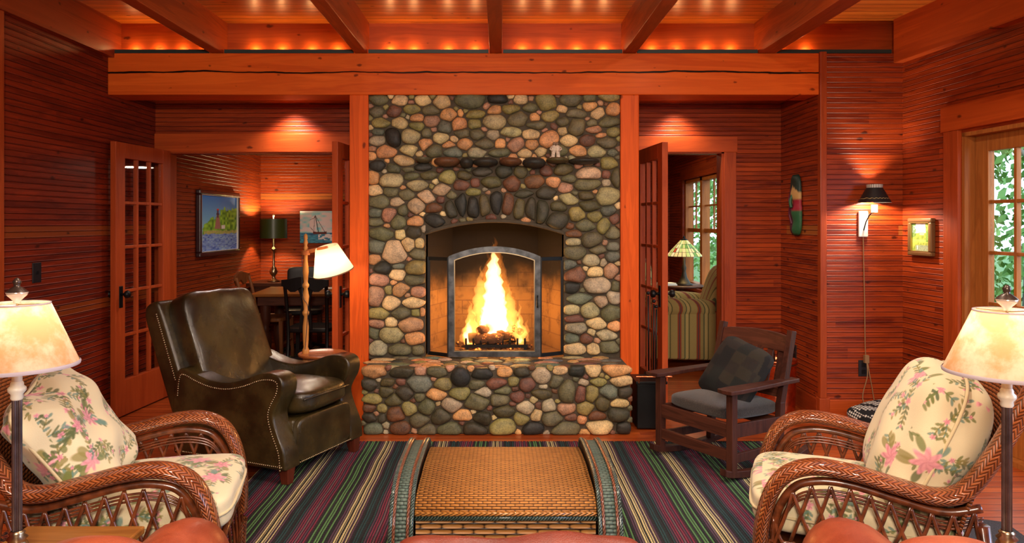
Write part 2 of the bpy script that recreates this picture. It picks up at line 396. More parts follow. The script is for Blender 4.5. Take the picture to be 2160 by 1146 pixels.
# timber plates along the tops of the side walls
o = struct(MB().box(0, 8, -.07, 0.0, 2.62, ZC).build('trim_2', W_trimx)); o.matrix_world = MR
struct(MB().box(XL, XL+.05, -2.6, 5.5, 2.66, ZC).build('trim_3', W_trimy))
# casing of the garden door in the right wall
cs = MB().box(s0-.14, s0, -.03, 0, 0, zt+.02).box(s1, s1+.14, -.03, 0, 0, zt+.02)
o = struct(cs.build('trim_4', W_trimz, bevel=.003)); o.matrix_world = MR
o = struct(MB().box(s0-.16, s1+.16, -.036, 0, zt+.02, zt+.19).build('trim_5', W_trimx, bevel=.003)); o.matrix_world = MR
o = struct(MB().box(s0, s0+.025, 0, .15, 0, zt).box(s1-.025, s1, 0, .15, 0, zt).box(s0, s1, 0, .15, zt-.025, zt).box(s0, s1, 0, .15, 0, .03).build('trim_6', W_gold)); o.matrix_world = MR

# baseboards
bw = MB().box(2.37, 2.958, YF-.018, YF, 0, .145); struct(bw.build('baseboard_front', W_trimx, bevel=.003))
struct(MB().box(XL, XL+.018, -2.5, YB, 0, .145).build('baseboard_left', W_trimy, bevel=.003))
struct(MB().box(2.332, 2.35, YF+.02, YB, 0, .145).build('baseboard_niche', W_trimy, bevel=.003))
struct(MB().box(1.97, 2.332, YB-.018, YB, 0, .145).build('baseboard_back', W_trimx, bevel=.003))
o = struct(MB().box(0, s0-.14, -.018, 0, 0, .145).box(s1+.14, 8, -.018, 0, 0, .145).build('baseboard_right', W_trimx, bevel=.003)); o.matrix_world = MR
# corner trim right of the lintel with its plinth
struct(MB().box(2.344, 2.392, YF-.022, YF+.03, .16, 2.70).build('trim_7', W_trimz, bevel=.004))
struct(MB().box(2.334, 2.41, YF-.032, YF+.04, 0, .16).build('trim_8', W_trimz, bevel=.004))
# casings of the passage doors
struct(MB().box(XL, -1.0, YB-.022, YB, 2.035, 2.19).build('trim_9', W_trimx, bevel=.003))
struct(MB().box(1.02, 1.98, YB-.022, YB, 2.035, 2.165).build('trim_10', W_trimx, bevel=.003))
struct(MB().box(1.87, 1.97, YB-.022, YB, 0, 2.035).build('trim_11', W_trimz, bevel=.003))
struct(MB().box(XL, -2.775, YB-.022, YB, 0, 2.035).build('trim_12', W_trimz, bevel=.003))
j = MB().box(-2.79, -2.765, YB-.01, YB+.13, 0, 2.045).box(-2.77, -1.12, YB-.01, YB+.13, 2.025, 2.05).box(1.15, 1.87, YB-.01, YB+.13, 2.025, 2.05).box(1.85, 1.875, YB-.01, YB+.13, 0, 2.05)
struct(j.build('trim_13', W_trimz))
# door casing at the far left edge of the frame
struct(MB().box(XL, XL+.035, 3.9, 4.225, 0, 2.72).build('trim_14', W_trimz, bevel=.003))

# lintel and posts
o = MB().box(XL, 2.344, YF, 5.66, 2.387, 2.693).build('lintel_beam', W_lintel, bevel=.006)
tag(o, 'huge horizontal timber with a long crack above the stone fireplace', 'beam')
o = MB().box((737-VX)*YF/F, (777-VX)*YF/F, YF, 5.62, 0, 2.387).build('timber_post', W_post, bevel=.006)
tag(o, 'square red-stained post at the left side of the stone chimney', 'post')
o = MB().box((1309-VX)*YF/F, (1348-VX)*YF/F, YF, 5.62, 0, 2.387).build('timber_post', W_post, bevel=.006)
tag(o, 'square red-stained post at the right side of the stone chimney', 'post')
bl = ['leftmost of the five ceiling beams, running over the leather recliner', 'ceiling beam above the left post of the fireplace',
      'middle ceiling beam, seen almost straight from below above the fireplace', 'ceiling beam above the right post of the fireplace', 'rightmost of the five ceiling beams, above the rocking chair side']
for (x0, x1), l in zip(((-2.132, -2.04), (-1.07, -.979), (-.077, .014), (.906, 1.0), (1.9, 2.03)), bl):
    o = MB().box(x0, x1, -2.5, 5.52, 2.694, ZC+.01).build('ceiling_beam', W_beam, bevel=.005); tag(o, l, 'beam')

# up-light channels on top of the lintel, four bulbs in each bay
bays = [(-2.86, -2.14, (280, 330, 380, 432), 'leftmost bay beside the left wall'), (-2.03, -1.08, (535, 592, 655, 710), 'second bay from the left'), (-.97, -.085, (822, 872, 945, 1002), 'bay left of the middle ceiling beam'),
        (.022, .9, (1102, 1157, 1218, 1275), 'bay right of the middle ceiling beam'), (1.008, 1.895, (1378, 1430, 1493, 1545), 'second bay from the right'), (2.035, 2.88, (1642, 1705), 'rightmost bay over the sconce wall')]
for x0, x1, pl, w_ in bays:
    z0 = 2.694 if x0 < 2 else 2.694
    o = MB().box(x0, x1, YF+.005, YF+.025, z0, z0+.027).box(x0, x1, YF+.025, 5.495, z0, z0+.006).build('light_channel', GREENCH)
    tag(o, 'dark green up-light channel on the lintel, '+w_, 'light')
    for px in pl:
        x = (px-VX)*5.45/F
        MB().sph((x, 5.462, z0+.020), .010, 6).build('bulb', BULB, o, smooth=True)
        light('channel_bulb', 'POINT', (x, 5.470, z0+.042), .62, (1.0, .55, .2), .006)

# ================================================================ STONE FIREPLACE
stA = """205,718,150,75,0,g;347,715,115,72,0,t;432,690,38,30,0,y;430,727,45,25,0,p;517,717,125,72,0,t;645,727,128,90,0,t;845,725,250,100,0,g;1050,705,160,60,0,d;1207,708,112,65,0,t;1380,730,160,110,0,y;1555,717,180,85,0,g;1698,695,90,60,0,g;1833,697,165,60,0,y;187,797,115,75,0,g;310,793,112,80,0,r;438,780,130,65,0,y;572,785,140,68,10,g;697,817,128,88,0,o;780,803,45,60,-20,o;883,815,150,65,-5,y;965,755,60,40,30,p;1017,785,105,65,10,o;1143,778,130,70,0,y;1280,768,130,65,-15,g;1505,777,90,50,-10,t;1610,808,165,65,5,g;1703,760,115,65,0,o;1753,810,105,70,30,t;1862,778,95,92,0,o;207,873,150,70,0,y;352,877,115,82,0,t;467,838,98,55,0,o;578,863,110,78,0,p;768,885,110,92,20,o;880,883,88,72,0,y;1020,868,165,115,-20,T;1185,848,150,105,10,g;1308,835,68,60,0,o;1432,828,150,75,5,y;1325,893,190,60,8,g;1497,872,140,60,20,g;1600,905,135,120,20,g;1712,875,75,50,0,g;1833,868,155,75,0,g;467,903,120,62,0,y;665,907,105,85,-20,b;1682,845,35,25,0,p;190,940,95,45,0,b;300,980,115,130,0,d;428,970,145,115,-30,T;538,948,72,65,0,g;592,922,45,30,0,p;787,950,110,65,0,g;900,955,105,80,0,g;950,920,60,30,0,p;1010,958,88,75,0,s;1145,945,160,78,0,T;1283,955,150,70,10,t;1378,927,42,32,0,p;1505,933,65,60,0,t;1730,923,140,50,5,p;1865,940,90,70,0,y;1777,963,90,35,0,o;188,1003,140,70,0,s;648,980,118,80,10,t;530,1028,100,80,20,o;695,1028,105,48,0,o;808,1025,115,80,-15,o;950,1023,140,70,0,g;1060,1022,75,68,0,o;1117,993,30,30,0,p;1172,1030,118,100,15,p;1288,1030,90,70,0,o;1405,980,150,130,20,o;1550,1000,128,80,0,t;1680,1000,115,80,0,r;1823,1018,170,75,0,g;150,1110,62,60,0,o;253,1080,145,95,0,o;420,1067,155,75,-20,t;582,1075,140,90,0,g;730,1083,155,70,0,b;895,1087,150,70,0,s;1065,1087,180,60,0,g;1232,1090,130,62,0,t;1350,1083,90,65,0,t;1475,1075,140,85,0,g;1612,1075,130,78,0,o;1745,1078,130,80,0,T;1863,1087,75,50,0,b"""
stB = """325,140,185,80,0,t;1875,160,135,90,0,y;130,180,115,80,0,d;250,203,105,70,-20,g;362,210,90,40,0,g;485,185,150,65,0,d;602,212,55,40,0,r;97,268,90,100,0,o;240,290,195,130,-20,T;380,258,130,55,0,g;520,252,130,65,0,G;655,270,125,105,20,y;788,252,105,70,0,G;725,203,45,30,0,r;920,220,150,75,0,D;1085,222,120,95,15,D;1215,228,105,90,0,G;1405,215,95,80,0,r;1530,205,145,90,0,G;1720,232,205,95,0,P;1855,245,65,60,0,r;1925,270,65,170,0,G;1300,228,40,40,0,r;1575,278,105,60,0,g;112,365,110,80,0,t;232,375,105,75,0,g;430,330,165,80,0,T;348,398,120,80,0,g;612,360,190,90,-25,P;762,325,130,75,0,r;868,307,70,65,0,r;988,305,150,85,0,G;1142,315,130,115,0,R;1310,298,165,100,0,R;1455,305,110,80,0,o;1548,345,110,75,0,p;1718,325,205,85,0,g;1857,308,65,52,0,s;848,378,120,55,0,y;145,452,160,95,0,g;278,452,110,65,0,P;502,412,135,95,0,P;422,485,150,110,-20,P;605,435,60,55,0,r;555,500,125,80,0,R;1235,392,150,60,0,D;1407,383,150,95,0,D;1570,430,150,85,0,T;1708,405,120,65,0,G;1868,412,180,135,0,T;1500,487,120,80,0,G;1730,483,170,80,0,G;1618,385,50,35,0,g;685,515,85,165,8,D;762,480,85,210,8,d;850,495,90,155,5,d;940,480,80,185,0,G;1025,460,90,215,-2,d;1115,480,85,185,-3,R;1200,505,80,150,-8,G;1290,515,90,190,-12,D;1370,520,100,185,-15,D;560,590,170,110,20,d;1490,590,180,130,-20,D;115,535,100,65,0,b;218,553,120,100,0,p;325,517,85,80,0,g;380,548,45,40,0,r;290,605,140,100,30,g;413,597,135,75,0,o;120,605,120,60,0,g;160,695,195,100,0,g;303,697,80,75,0,t;400,682,120,85,0,D;125,790,130,100,0,b;260,830,200,165,0,P;360,775,95,100,0,t;448,765,65,75,0,t;435,848,145,78,0,g;108,888,95,75,0,o;165,950,150,95,0,d;287,938,95,40,0,b;420,945,155,110,0,y;280,1005,130,80,0,t;145,1040,145,95,0,p;400,1045,170,75,0,g;1635,545,120,105,0,y;1770,565,110,80,0,y;1695,630,170,85,0,g;1840,635,110,110,30,y;1880,520,125,75,0,b;1918,580,70,80,0,r;1905,685,115,90,0,g;1620,690,130,55,0,R;1752,740,155,115,0,g;1610,755,110,55,0,s;1620,840,185,100,0,g;1795,815,130,65,10,g;1848,760,40,40,0,p;1908,790,95,65,0,b;1745,893,150,85,0,s;1820,862,50,35,0,r;1905,868,110,80,0,b;1835,910,52,60,0,s;1585,930,120,75,0,b;1620,1000,165,125,0,r;1770,980,120,75,0,t;1895,972,105,115,0,p;1600,1100,125,85,0,d;1785,1080,225,115,0,s;1925,1090,60,80,0,g"""
stC = """115,85,140,135,0,p;205,45,60,65,0,y;280,38,150,95,-20,o;413,55,100,75,0,p;213,130,155,105,0,t;375,130,165,75,0,t;135,207,150,80,0,y;290,205,145,80,0,g;397,202,70,50,0,y;440,197,40,60,0,o;118,282,130,60,0,p;218,268,95,65,0,t;355,288,175,100,0,p;95,350,80,80,0,g;218,362,180,105,0,T;385,385,140,90,0,o;125,455,130,105,0,s;285,462,165,80,0,g;410,467,85,70,0,g;1560,100,180,80,0,b;1715,125,110,80,0,P;1800,95,100,95,0,s;1505,182,110,70,0,T;1637,183,145,105,0,T;1775,205,145,115,0,g;1525,245,135,55,0,r;1680,278,145,80,0,t;1535,312,150,80,0,s;1643,342,58,52,0,t;1803,298,90,75,0,o;1755,362,170,75,0,s;1505,383,105,70,0,b;1613,385,105,70,0,r;1525,458,155,80,0,t;1658,458,92,80,0,t;1772,445,140,85,0,g"""
stH = """100,625,190,85,0,o;293,628,185,75,0,D;428,617,85,60,0,p;548,625,150,75,0,g;710,660,150,140,0,d;870,635,180,75,0,d;1027,625,105,65,0,o;1152,622,115,70,0,D;1292,655,145,115,0,s;1420,617,110,60,0,t;1540,617,120,80,0,d;1655,612,120,90,0,t;1822,617,215,80,0,o;65,715,120,85,0,D;195,700,105,60,0,G;288,695,70,50,0,r;420,710,190,110,0,b;590,710,145,85,0,y;828,715,125,65,0,g;970,707,160,75,0,r;1090,692,80,65,0,y;1192,715,135,95,0,r;1395,697,105,95,0,g;1470,755,140,215,-20,g;1587,697,75,50,0,s;1700,695,130,60,0,y;1852,687,160,75,0,t;1300,728,60,35,0,s;185,765,110,75,0,G;315,775,145,95,-20,D;540,782,155,80,0,o;710,775,160,90,0,y;872,767,120,68,0,s;1010,755,140,55,0,g;1102,745,55,35,0,r;1292,780,220,75,12,G;1562,775,80,130,0,r;1648,780,90,115,0,y;1765,765,120,95,0,b;1883,768,100,80,0,D;85,815,160,70,0,y;245,822,135,85,0,G;425,805,80,60,0,g;992,822,140,85,0,g;1120,798,110,80,0,r;1082,850,55,30,0,r;832,835,190,115,0,g;648,860,160,100,0,s;475,870,130,110,0,g;342,885,120,95,0,y;1720,845,100,110,0,G;1855,848,145,65,0,t;65,880,90,60,0,R;155,885,70,65,0,y;258,925,140,110,-20,R;415,975,165,105,0,g;575,940,150,110,0,D;725,930,145,80,0,o;870,955,130,95,0,D;1020,905,170,85,0,G;1180,885,135,105,0,s;1265,862,50,50,0,r;1340,860,110,90,0,s;1468,885,140,90,0,p;1600,885,135,95,0,y;1840,925,165,100,0,D;1685,935,145,70,15,R;65,950,100,65,0,D;155,950,60,70,0,D;100,1030,140,85,0,b;285,1020,190,110,-25,R;470,1035,140,80,0,g;630,1025,180,90,0,g;820,1030,170,95,0,D;1020,1010,200,125,0,y;1145,955,120,90,0,y;1250,930,90,80,0,t;1360,955,165,100,0,g;1495,945,85,50,0,r;1577,962,65,60,0,o;1230,1025,190,90,0,d;1460,1025,230,90,0,g;1700,1010,220,105,0,t;1870,1020,100,80,0,d"""
SC = {'g': (98, 95, 68), 'G': (84, 76, 44), 't': (196, 170, 122), 'T': (158, 148, 108), 'o': (196, 140, 88), 'p': (168, 122, 94), 'P': (186, 156, 126), 'y': (134, 124, 70), 'd': (44, 44, 38), 'D': (62, 58, 42), 's': (160, 148, 122), 'b': (98, 104, 90), 'r': (112, 70, 54), 'R': (104, 66, 38)}
def stones(spec, ox, oy, sc):
    out = []
    for r in spec.split(';'):
        a = r.split(','); out.append([ox+float(a[0])/sc, oy+float(a[1])/sc, float(a[2])/sc/2, float(a[3])/sc/2, math.radians(float(a[4])), a[5]])
    return out
def sup(s, th):   # support radius of an ellipse in image space
    c = th+s[4]; return (s[2]*s[3])/math.sqrt((s[3]*math.cos(c))**2+(s[2]*math.sin(c))**2)
def clip(poly, nx, ny, d):
    out = []
    for i in range(len(poly)):
        a, b = poly[i], poly[(i+1) % len(poly)]; da = a[0]*nx+a[1]*ny-d; db = b[0]*nx+b[1]*ny-d
        if da <= 0: out.append(a)
        if da*db < 0: t = da/(da-db); out.append((a[0]+t*(b[0]-a[0]), a[1]+t*(b[1]-a[1])))
    return out
def fill_gaps(st, inside, x0, x1, y0, y1, rng, rmin=4.3):
    """small filler pebbles where the listed stones leave mortar showing"""
    for _ in range(9000):
        x = rng.uniform(x0, x1); y = rng.uniform(y0, y1)
        if not inside(x, y): continue
        g = 99
        for s in st:
            dx, dy = x-s[0], y-s[1]; D = math.hypot(dx, dy)
            if D > 60: continue
            g = min(g, D-sup(s, math.atan2(-dy, dx)))
        if g > rmin:
            a = min(g, 9); st.append([x, y, a*rng.uniform(1.15, 1.5), a*.95, rng.uniform(-.6, .6), rng.choice('goypprtRs')])
def stone_mesh(st, Y, bounds, rng, H=1.0, extra=None, grow=1.10):
    mb = MB()
    for i, s in enumerate(st):
        poly = []
        for k in range(40):
            a = 2*PI*k/40; ca, sa = math.cos(a), math.sin(a); e = 2/2.7
            u = s[2]*grow*math.copysign(abs(ca)**e, ca); v = s[3]*grow*math.copysign(abs(sa)**e, sa)
            c, d = math.cos(-s[4]), math.sin(-s[4]); poly.append((s[0]+u*c-v*d, s[1]+u*d+v*c))
        for j, q in enumerate(st):
            if j == i: continue
            dx, dy = q[0]-s[0], q[1]-s[1]; D = math.hypot(dx, dy)
            if D > 75 or D < 1e-6: continue
            ri = sup(s, math.atan2(-dy, dx)); rj = sup(q, math.atan2(dy, -dx)); f = ri/(ri+rj)
            if s[2]+s[3]+q[2]+q[3] < D*.8: continue
            ax_ = .42+.58*min(1, 1.15*(s[3]+q[3])/(s[2]+q[2])) if s[2]+q[2] > s[3]+q[3] else 1.0
            nx, ny = dx*ax_*ax_, dy; D2 = math.hypot(nx, ny); nx /= D2; ny /= D2; poly = clip(poly, nx, ny, (s[0]+f*dx)*nx+(s[1]+f*dy)*ny-.5)
            if len(poly) < 3: break
        if len(poly) < 3: continue
        for nx, ny, d in bounds: poly = clip(poly, nx, ny, d)
        if extra: poly = extra(s, poly)
        if len(poly) < 3: continue
        cx = sum(p[0] for p in poly)/len(poly); cy = sum(p[1] for p in poly)/len(poly)
        # resample by angle and smooth the outline
        n = 34; P2 = list(poly)
        for _ in range(3):      # round the corners (corner cutting), then resample by angle
            Q = []
            for k in range(len(P2)):
                a, b = P2[k], P2[(k+1) % len(P2)]; Q += [(a[0]*.75+b[0]*.25, a[1]*.75+b[1]*.25), (a[0]*.25+b[0]*.75, a[1]*.25+b[1]*.75)]
            P2 = Q
            if len(P2) > 160: break
        poly = P2; rs = []
        for k in range(n):
            a = 2*PI*k/n; dx, dy = math.cos(a), math.sin(a); best = 0
            for m in range(len(poly)):
                p, q = poly[m], poly[(m+1) % len(poly)]; ex, ey = q[0]-p[0], q[1]-p[1]; den = dx*ey-dy*ex
                if abs(den) < 1e-9: continue
                t = ((p[0]-cx)*ey-(p[1]-cy)*ex)/den; u = ((p[0]-cx)*dy-(p[1]-cy)*dx)/den
                if t > 0 and -1e-6 <= u <= 1+1e-6: best = max(best, t)
            rs.append(best)
        if min(rs) < 1: continue
        mean = sum(rs)/n; px2m = Y/F; h = min(mean*px2m*.62, .042)*H*rng.uniform(.8, 1.2)
        c3 = lin(*SC[s[5]]); g_ = sum(c3)/3; c3 = tuple((c*.90+g_*.10)*m_ for c, m_ in zip(c3, (1.14, 1.10, .95))); jit = rng.uniform(.82, 1.18); c3 = tuple(c*jit*(1+rng.uniform(-.06, .06)) for c in c3)
        vs = []; tx, tz = rng.uniform(-.25, .25), rng.uniform(-.2, .25)
        rings = (1.0, .985, .93, .82, .64, .40, .16)
        for r_ in rings:
            hh = h*(1-r_**2.9)**(1/2.2) if r_ < 1 else -.02
            for k in range(n):
                a = 2*PI*k/n; X = cx+rs[k]*r_*math.cos(a); Yp = cy+rs[k]*r_*math.sin(a)
                w = P(X, Yp, Y); w.y = Y-hh*(1+tx*r_*math.cos(a)+tz*r_*math.sin(a)) if r_ < 1 else Y+.02; vs.append(w)
        vs.append(P(cx, cy, Y)-Vector((0, h, 0)))
        fs = []
        for q in range(len(rings)-1):
            for k in range(n): fs.append((q*n+k, (q+1)*n+k, (q+1)*n+(k+1) % n, q*n+(k+1) % n))
        b = (len(rings)-1)*n
        for k in range(n): fs.append((b+k, len(vs)-1, b+(k+1) % n))
        mb.add(vs, fs, col=[c3]*len(vs))
    return mb
rng = random.Random(4)
STONE = vcol('river_stone', 0.62, 60, 0.25, speckle=1.0)
def mortar():
    t = MT('mortar'); v = t.obj(); t.set(Base_Color=t.mix(t.noise(v, 18, 4), lin(52, 46, 36), lin(92, 80, 62)), Roughness=.95); t.bump(t.noise(v, 60, 5), .6, .01); return t.m
MORT = mortar()
fp = thing('stone_fireplace', 'river-stone fireplace with arched opening and raised hearth in the middle of the wall', 'fireplace')
YS = 5.43
XO0, XO1, XM = (897-VX)*YS/F, (1190-VX)*YS/F, (1043.5-VX)*YS/F
def arch_px(x): return 466+26*((x-1043.5)/146.5)**2          # image height of the arch edge above the opening
def in_ch(x, y): return 779 < x < 1307 and 202 < y < 746 and not (890 < x < 1197 and y > arch_px(x)-6)
cst = stones(stA, 740, 0, 3.37)+stones(stB, 760, 300, 3.581)+stones(stC, 760, 600, 3.371)
fill_gaps(cst, in_ch, 779, 1307, 202, 746, rng)
def opening(s, poly):
    if s[1] < 480 and 895 < s[0] < 1192: poly = clip(poly, 0, 1, arch_px(s[0])-2)
    elif s[1] >= 480 and s[0] < 1040: poly = clip(poly, 1, 0, 898)
    elif s[1] >= 480: poly = clip(poly, -1, 0, -1189)
    return poly
sm = stone_mesh(cst, YS, [(-1, 0, -777.5), (1, 0, 1308.5), (0, -1, -199), (0, 1, 751)], rng, extra=opening)
sm.build('stone_facing', STONE, fp, smooth=True)
# chimney body (mortar) with the arched opening cut through it
zb = .44; arch = [(XO0, zb)]+[(XO0+(XO1-XO0)*k/16, P(897+293*k/16, arch_px(897+293*k/16), YS).z) for k in range(17)]+[(XO1, zb)]
xl, xr, zt2 = (777-VX)*YS/F, (1309-VX)*YS/F, 2.386
mb = MB(); YD = 5.62
def quadstrip(a, b, y0, y1, mb):
    mb.add([(a[0], y0, a[1]), (b[0], y0, b[1]), (b[0], y1, b[1]), (a[0], y1, a[1])], [(0, 1, 2, 3)])
for y in (YS, YD):
    vs = [(xl, y, zb), (XO0, y, zb), (XO0, y, zt2), (xl, y, zt2)]; mb.add(vs, [(0, 1, 2, 3)])
    vs = [(XO1, y, zb), (xr, y, zb), (xr, y, zt2), (XO1, y, zt2)]; mb.add(vs, [(0, 1, 2, 3)])
    for k in range(16):
        a, b = arch[k+1], arch[k+2]; mb.add([(a[0], y, a[1]), (b[0], y, b[1]), (b[0], y, zt2), (a[0], y, zt2)], [(0, 1, 2, 3)])
for k in range(len(arch)-1): quadstrip(arch[k], arch[k+1], YS, YD, mb)
for a, b in (((xl, zb), (xl, zt2)), ((xr, zb), (xr, zt2)), ((xl, zt2), (xr, zt2))): quadstrip(a, b, YS, YD, mb)
mb.build('chimney_breast', MORT, fp)
# arch lip
MB().tube([(p[0], YS-.004, p[1]) for p in arch[1:-1]], .014, 8).build('arch_lip', MORT, fp, smooth=True)
# firebox: splayed firebrick walls
def brick():
    t = MT('fire_brick'); v = t.obj(); x, y, z = t.xyz(v)
    b = t.n('ShaderNodeTexBrick'); t.put(b.inputs['Vector'], t.comb(t.ma('ADD', x, t.ma('MULTIPLY', y, .6)), z, 0.0)); b.inputs['Scale'].default_value = 1
    b.inputs['Brick Width'].default_value = .23; b.inputs['Row Height'].default_value = .115; b.inputs['Mortar Size'].default_value = .004
    t.put(b.inputs['Color1'], (.32, .17, .050)); t.put(b.inputs['Color2'], (.25, .125, .036)); t.put(b.inputs['Mortar'], (.20, .10, .035))
    soot = t.ma('MULTIPLY', t.sstep(t.ma('ADD', z, t.ma('MULTIPLY', t.noise(v, 5, 4), .35)), 1.00, 1.26), .99)
    st_ = t.ma('MULTIPLY', t.sstep(t.noise(v, 7, 6, .75), .48, .72), .8)
    c = t.mix(st_, b.outputs[0], (.07, .03, .012)); t.set(Base_Color=t.mix(soot, c, (.007, .004, .002)), Roughness=.9); t.bump(b.outputs[1], .4, .005); return t.m
BRICK = brick()
bx0, bx1, yb = XO0+.16, XO1-.16, 6.08; zt3 = 1.95
mb = MB()
mb.add([(bx0, yb, zb), (bx1, yb, zb), (bx1, yb, zt3), (bx0, yb, zt3)], [(0, 1, 2, 3)])
mb.add([(XO0-.01, YD, zb), (bx0, yb, zb), (bx0, yb, zt3), (XO0-.01, YD, zt3)], [(0, 1, 2, 3)])
mb.add([(XO1+.01, YD, zb), (bx1, yb, zb), (bx1, yb, zt3), (XO1+.01, YD, zt3)], [(0, 1, 2, 3)])
mb.add([(XO0-.01, YD, zt3), (XO1+.01, YD, zt3), (bx1, yb, zt3), (bx0, yb, zt3)], [(0, 1, 2, 3)])
mb.box(XO0-.01, XO0, YS+.05, YD, zb, 1.36); mb.box(XO1, XO1+.01, YS+.05, YD, zb, 1.36)
mb.build('firebox', BRICK, fp)
MB().box(XO0-.02, XO1+.02, YS-.02, yb, .40, .455).build('firebox_floor', BRICK, fp)
# hearth
YH = 5.02
hx0, hx1 = (766-VX)*YH/F, (1330-VX)*YH/F
MB().box(hx0, hx1, YH, 5.64, 0, .452).build('hearth_block', MORT, fp, bevel=.01)
hst = stones(stH, 760, 600, 3.371)
fill_gaps(hst, lambda x, y: 766 < x < 1330 and 776 < y < 914, 766, 1330, 776, 914, rng)
stone_mesh(hst, YH, [(-1, 0, -762), (1, 0, 1334), (0, -1, -771), (0, 1, 917)], rng, H=1.0).build('hearth_stones', STONE, fp, smooth=True)
# flat stones set in the hearth top
mb = MB(); r2 = random.Random(9); pts = []
for _ in range(900):
    x = r2.uniform(hx0+.05, hx1-.05); y = r2.uniform(YH+.02, YS-.03); a = r2.uniform(.04, .11); b = r2.uniform(.025, .045)
    if all(math.hypot((x-q[0])/(a+q[2]), (y-q[1])/(b+q[3])) > .98 for q in pts): pts.append((x, y, a, b))
for x, y, a, b in pts:
    k = r2.choice('gtooTbyrpd'); c = tuple(v*r2.uniform(.8, 1.1) for v in lin(*SC[k]))
    mb.sph((x, y, .450), 1, 8, (a, b, .016), col=tuple(c))
mb.build('hearth_top_stones', STONE, fp, smooth=True)
# mantel ledge of projecting stones
mb = MB()
for cx_, cy_, w_, h_, k in ((480, 130, 118, 48, 'g'), (655, 147, 195, 68, 'R'), (803, 155, 100, 72, 'd'), (945, 150, 185, 62, 'd'), (1135, 148, 170, 60, 'R'), (1312, 155, 172, 74, 'd'), (1490, 137, 170, 44, 'G'), (1690, 143, 225, 48, 'd')):
    p = P(760+cx_/3.581, 300+cy_/3.581, YS-.05); c = tuple(v*.9 for v in lin(*SC[k]))
    q = len(mb.v); mb.sph(p, 1, 12, (w_/3.581/2*YS/F*1.02, .115, h_/3.581/2*YS/F*1.15), col=tuple(c))
    zt_ = P(0, 333, YS-.05).z
    mb.v[q:] = [(a, b, min(z_, zt_+.002*math.sin(a*40))) for a, b, z_ in mb.v[q:]]
mb.build('mantel_ledge', STONE, fp, smooth=True)

# fire screen
fs_ = thing('fire_screen', 'three-panel steel fire screen with arched centre standing on the hearth', 'fire screen', (0, 0, 0))
Yc = 5.345; x0, x1 = (946-VX)*Yc/F, (1140-VX)*Yc/F; za = P(0, 520, Yc).z; zs = P(0, 541, Yc).z; z0 = .468
def arch_pts(xa, xb, zs, za, n=14): return [(xa+(xb-xa)*k/n, zs+(za-zs)*(1-(2*k/n-1)**2)) for k in range(n+1)]
pth = [(x0, z0)]+arch_pts(x0, x1, zs, za)+[(x1, z0)]
def frame_ring(mb, pth, wd, th, y):
    ins = []; n = len(pth); cx = sum(p[0] for p in pth)/n
    for i, (x, z) in enumerate(pth):
        a = pth[i-1]; b = pth[(i+1) % n]
        def nr(p, q): d = Vector((q[0]-p[0], q[1]-p[1])); d.normalize(); return Vector((d.y, -d.x))
        n1, n2 = nr(a, (x, z)), nr((x, z), b); m = (n1+n2).normalized(); k = wd/max(.4, m.dot(n1)); ins.append((x+m.x*k, z+m.y*k))
    for i in range(n):
        j = (i+1) % n; a, b, c, d = pth[i], pth[j], ins[j], ins[i]
        for yy in (y, y+th): mb.add([(p[0], yy, p[1]) for p in (a, b, c, d)], [(0, 1, 2, 3)])
        for p, q in ((a, b), (d, c)): mb.add([(p[0], y, p[1]), (q[0], y, q[1]), (q[0], y+th, q[1]), (p[0], y+th, p[1])], [(0, 1, 2, 3)])
    return ins
m1 = MB(); ins = frame_ring(m1, pth, .040, .022, Yc); cf_ = m1.build('centre_frame', STEEL, fs_, fixn=True)
i2 = [(x*1, z) for x, z in ins]; m2 = MB(); ins2 = frame_ring(m2, i2, .007, .012, Yc+.006); m2.build('door_rim', BRASS, cf_, fixn=True)
def screen_m():
    t = MT('mesh_curtain'); tr = t.n('ShaderNodeBsdfTransparent'); d = t.n('ShaderNodeBsdfDiffuse'); d.inputs[0].default_value = (.05, .04, .03, 1)
    mx = t.n('ShaderNodeMixShader'); mx.inputs[0].default_value = .10; t.put(mx.inputs[1], tr.outputs[0]); t.put(mx.inputs[2], d.outputs[0]); t.put(t.out.inputs[0], mx.outputs[0]); return t.m
SCM = screen_m()
MB().add([(x, Yc+.012, z) for x, z in ins2], [tuple(range(len(ins2)))]).build('mesh_panel', SCM, cf_)
for sx, xa, xe in ((-1, x0, (904-VX)*5.43/F), (1, x1, (1186-VX)*5.43/F)):
    m = MB(); a = Vector((xa, Yc+.012, 0)); b = Vector((xe, 5.45, 0)); zt_ = zs-.008
    for p in (a, b): m.beam((p.x, p.y, z0), (p.x, p.y, zt_), .020, .016, up=(0, 1, 0))
    for z in (z0+.012, zt_-.012): m.beam((a.x, a.y, z), (b.x, b.y, z), .014, .026)
    sf_ = m.build('side_frame', IRON, fs_)
    MB().add([(a.x, a.y, z0), (b.x, b.y, z0), (b.x, b.y, zt_), (a.x, a.y, zt_)], [(0, 1, 2, 3)]).build('mesh_panel', SCM, sf_)
hx = x1-.02; MB().tube(catmull([(hx, Yc-.004, .83), (hx-.004, Yc-.03, .845), (hx-.004, Yc-.03, .90), (hx, Yc-.004, .915)], 6), .005, 8).build('handle', IRON, cf_, smooth=True)

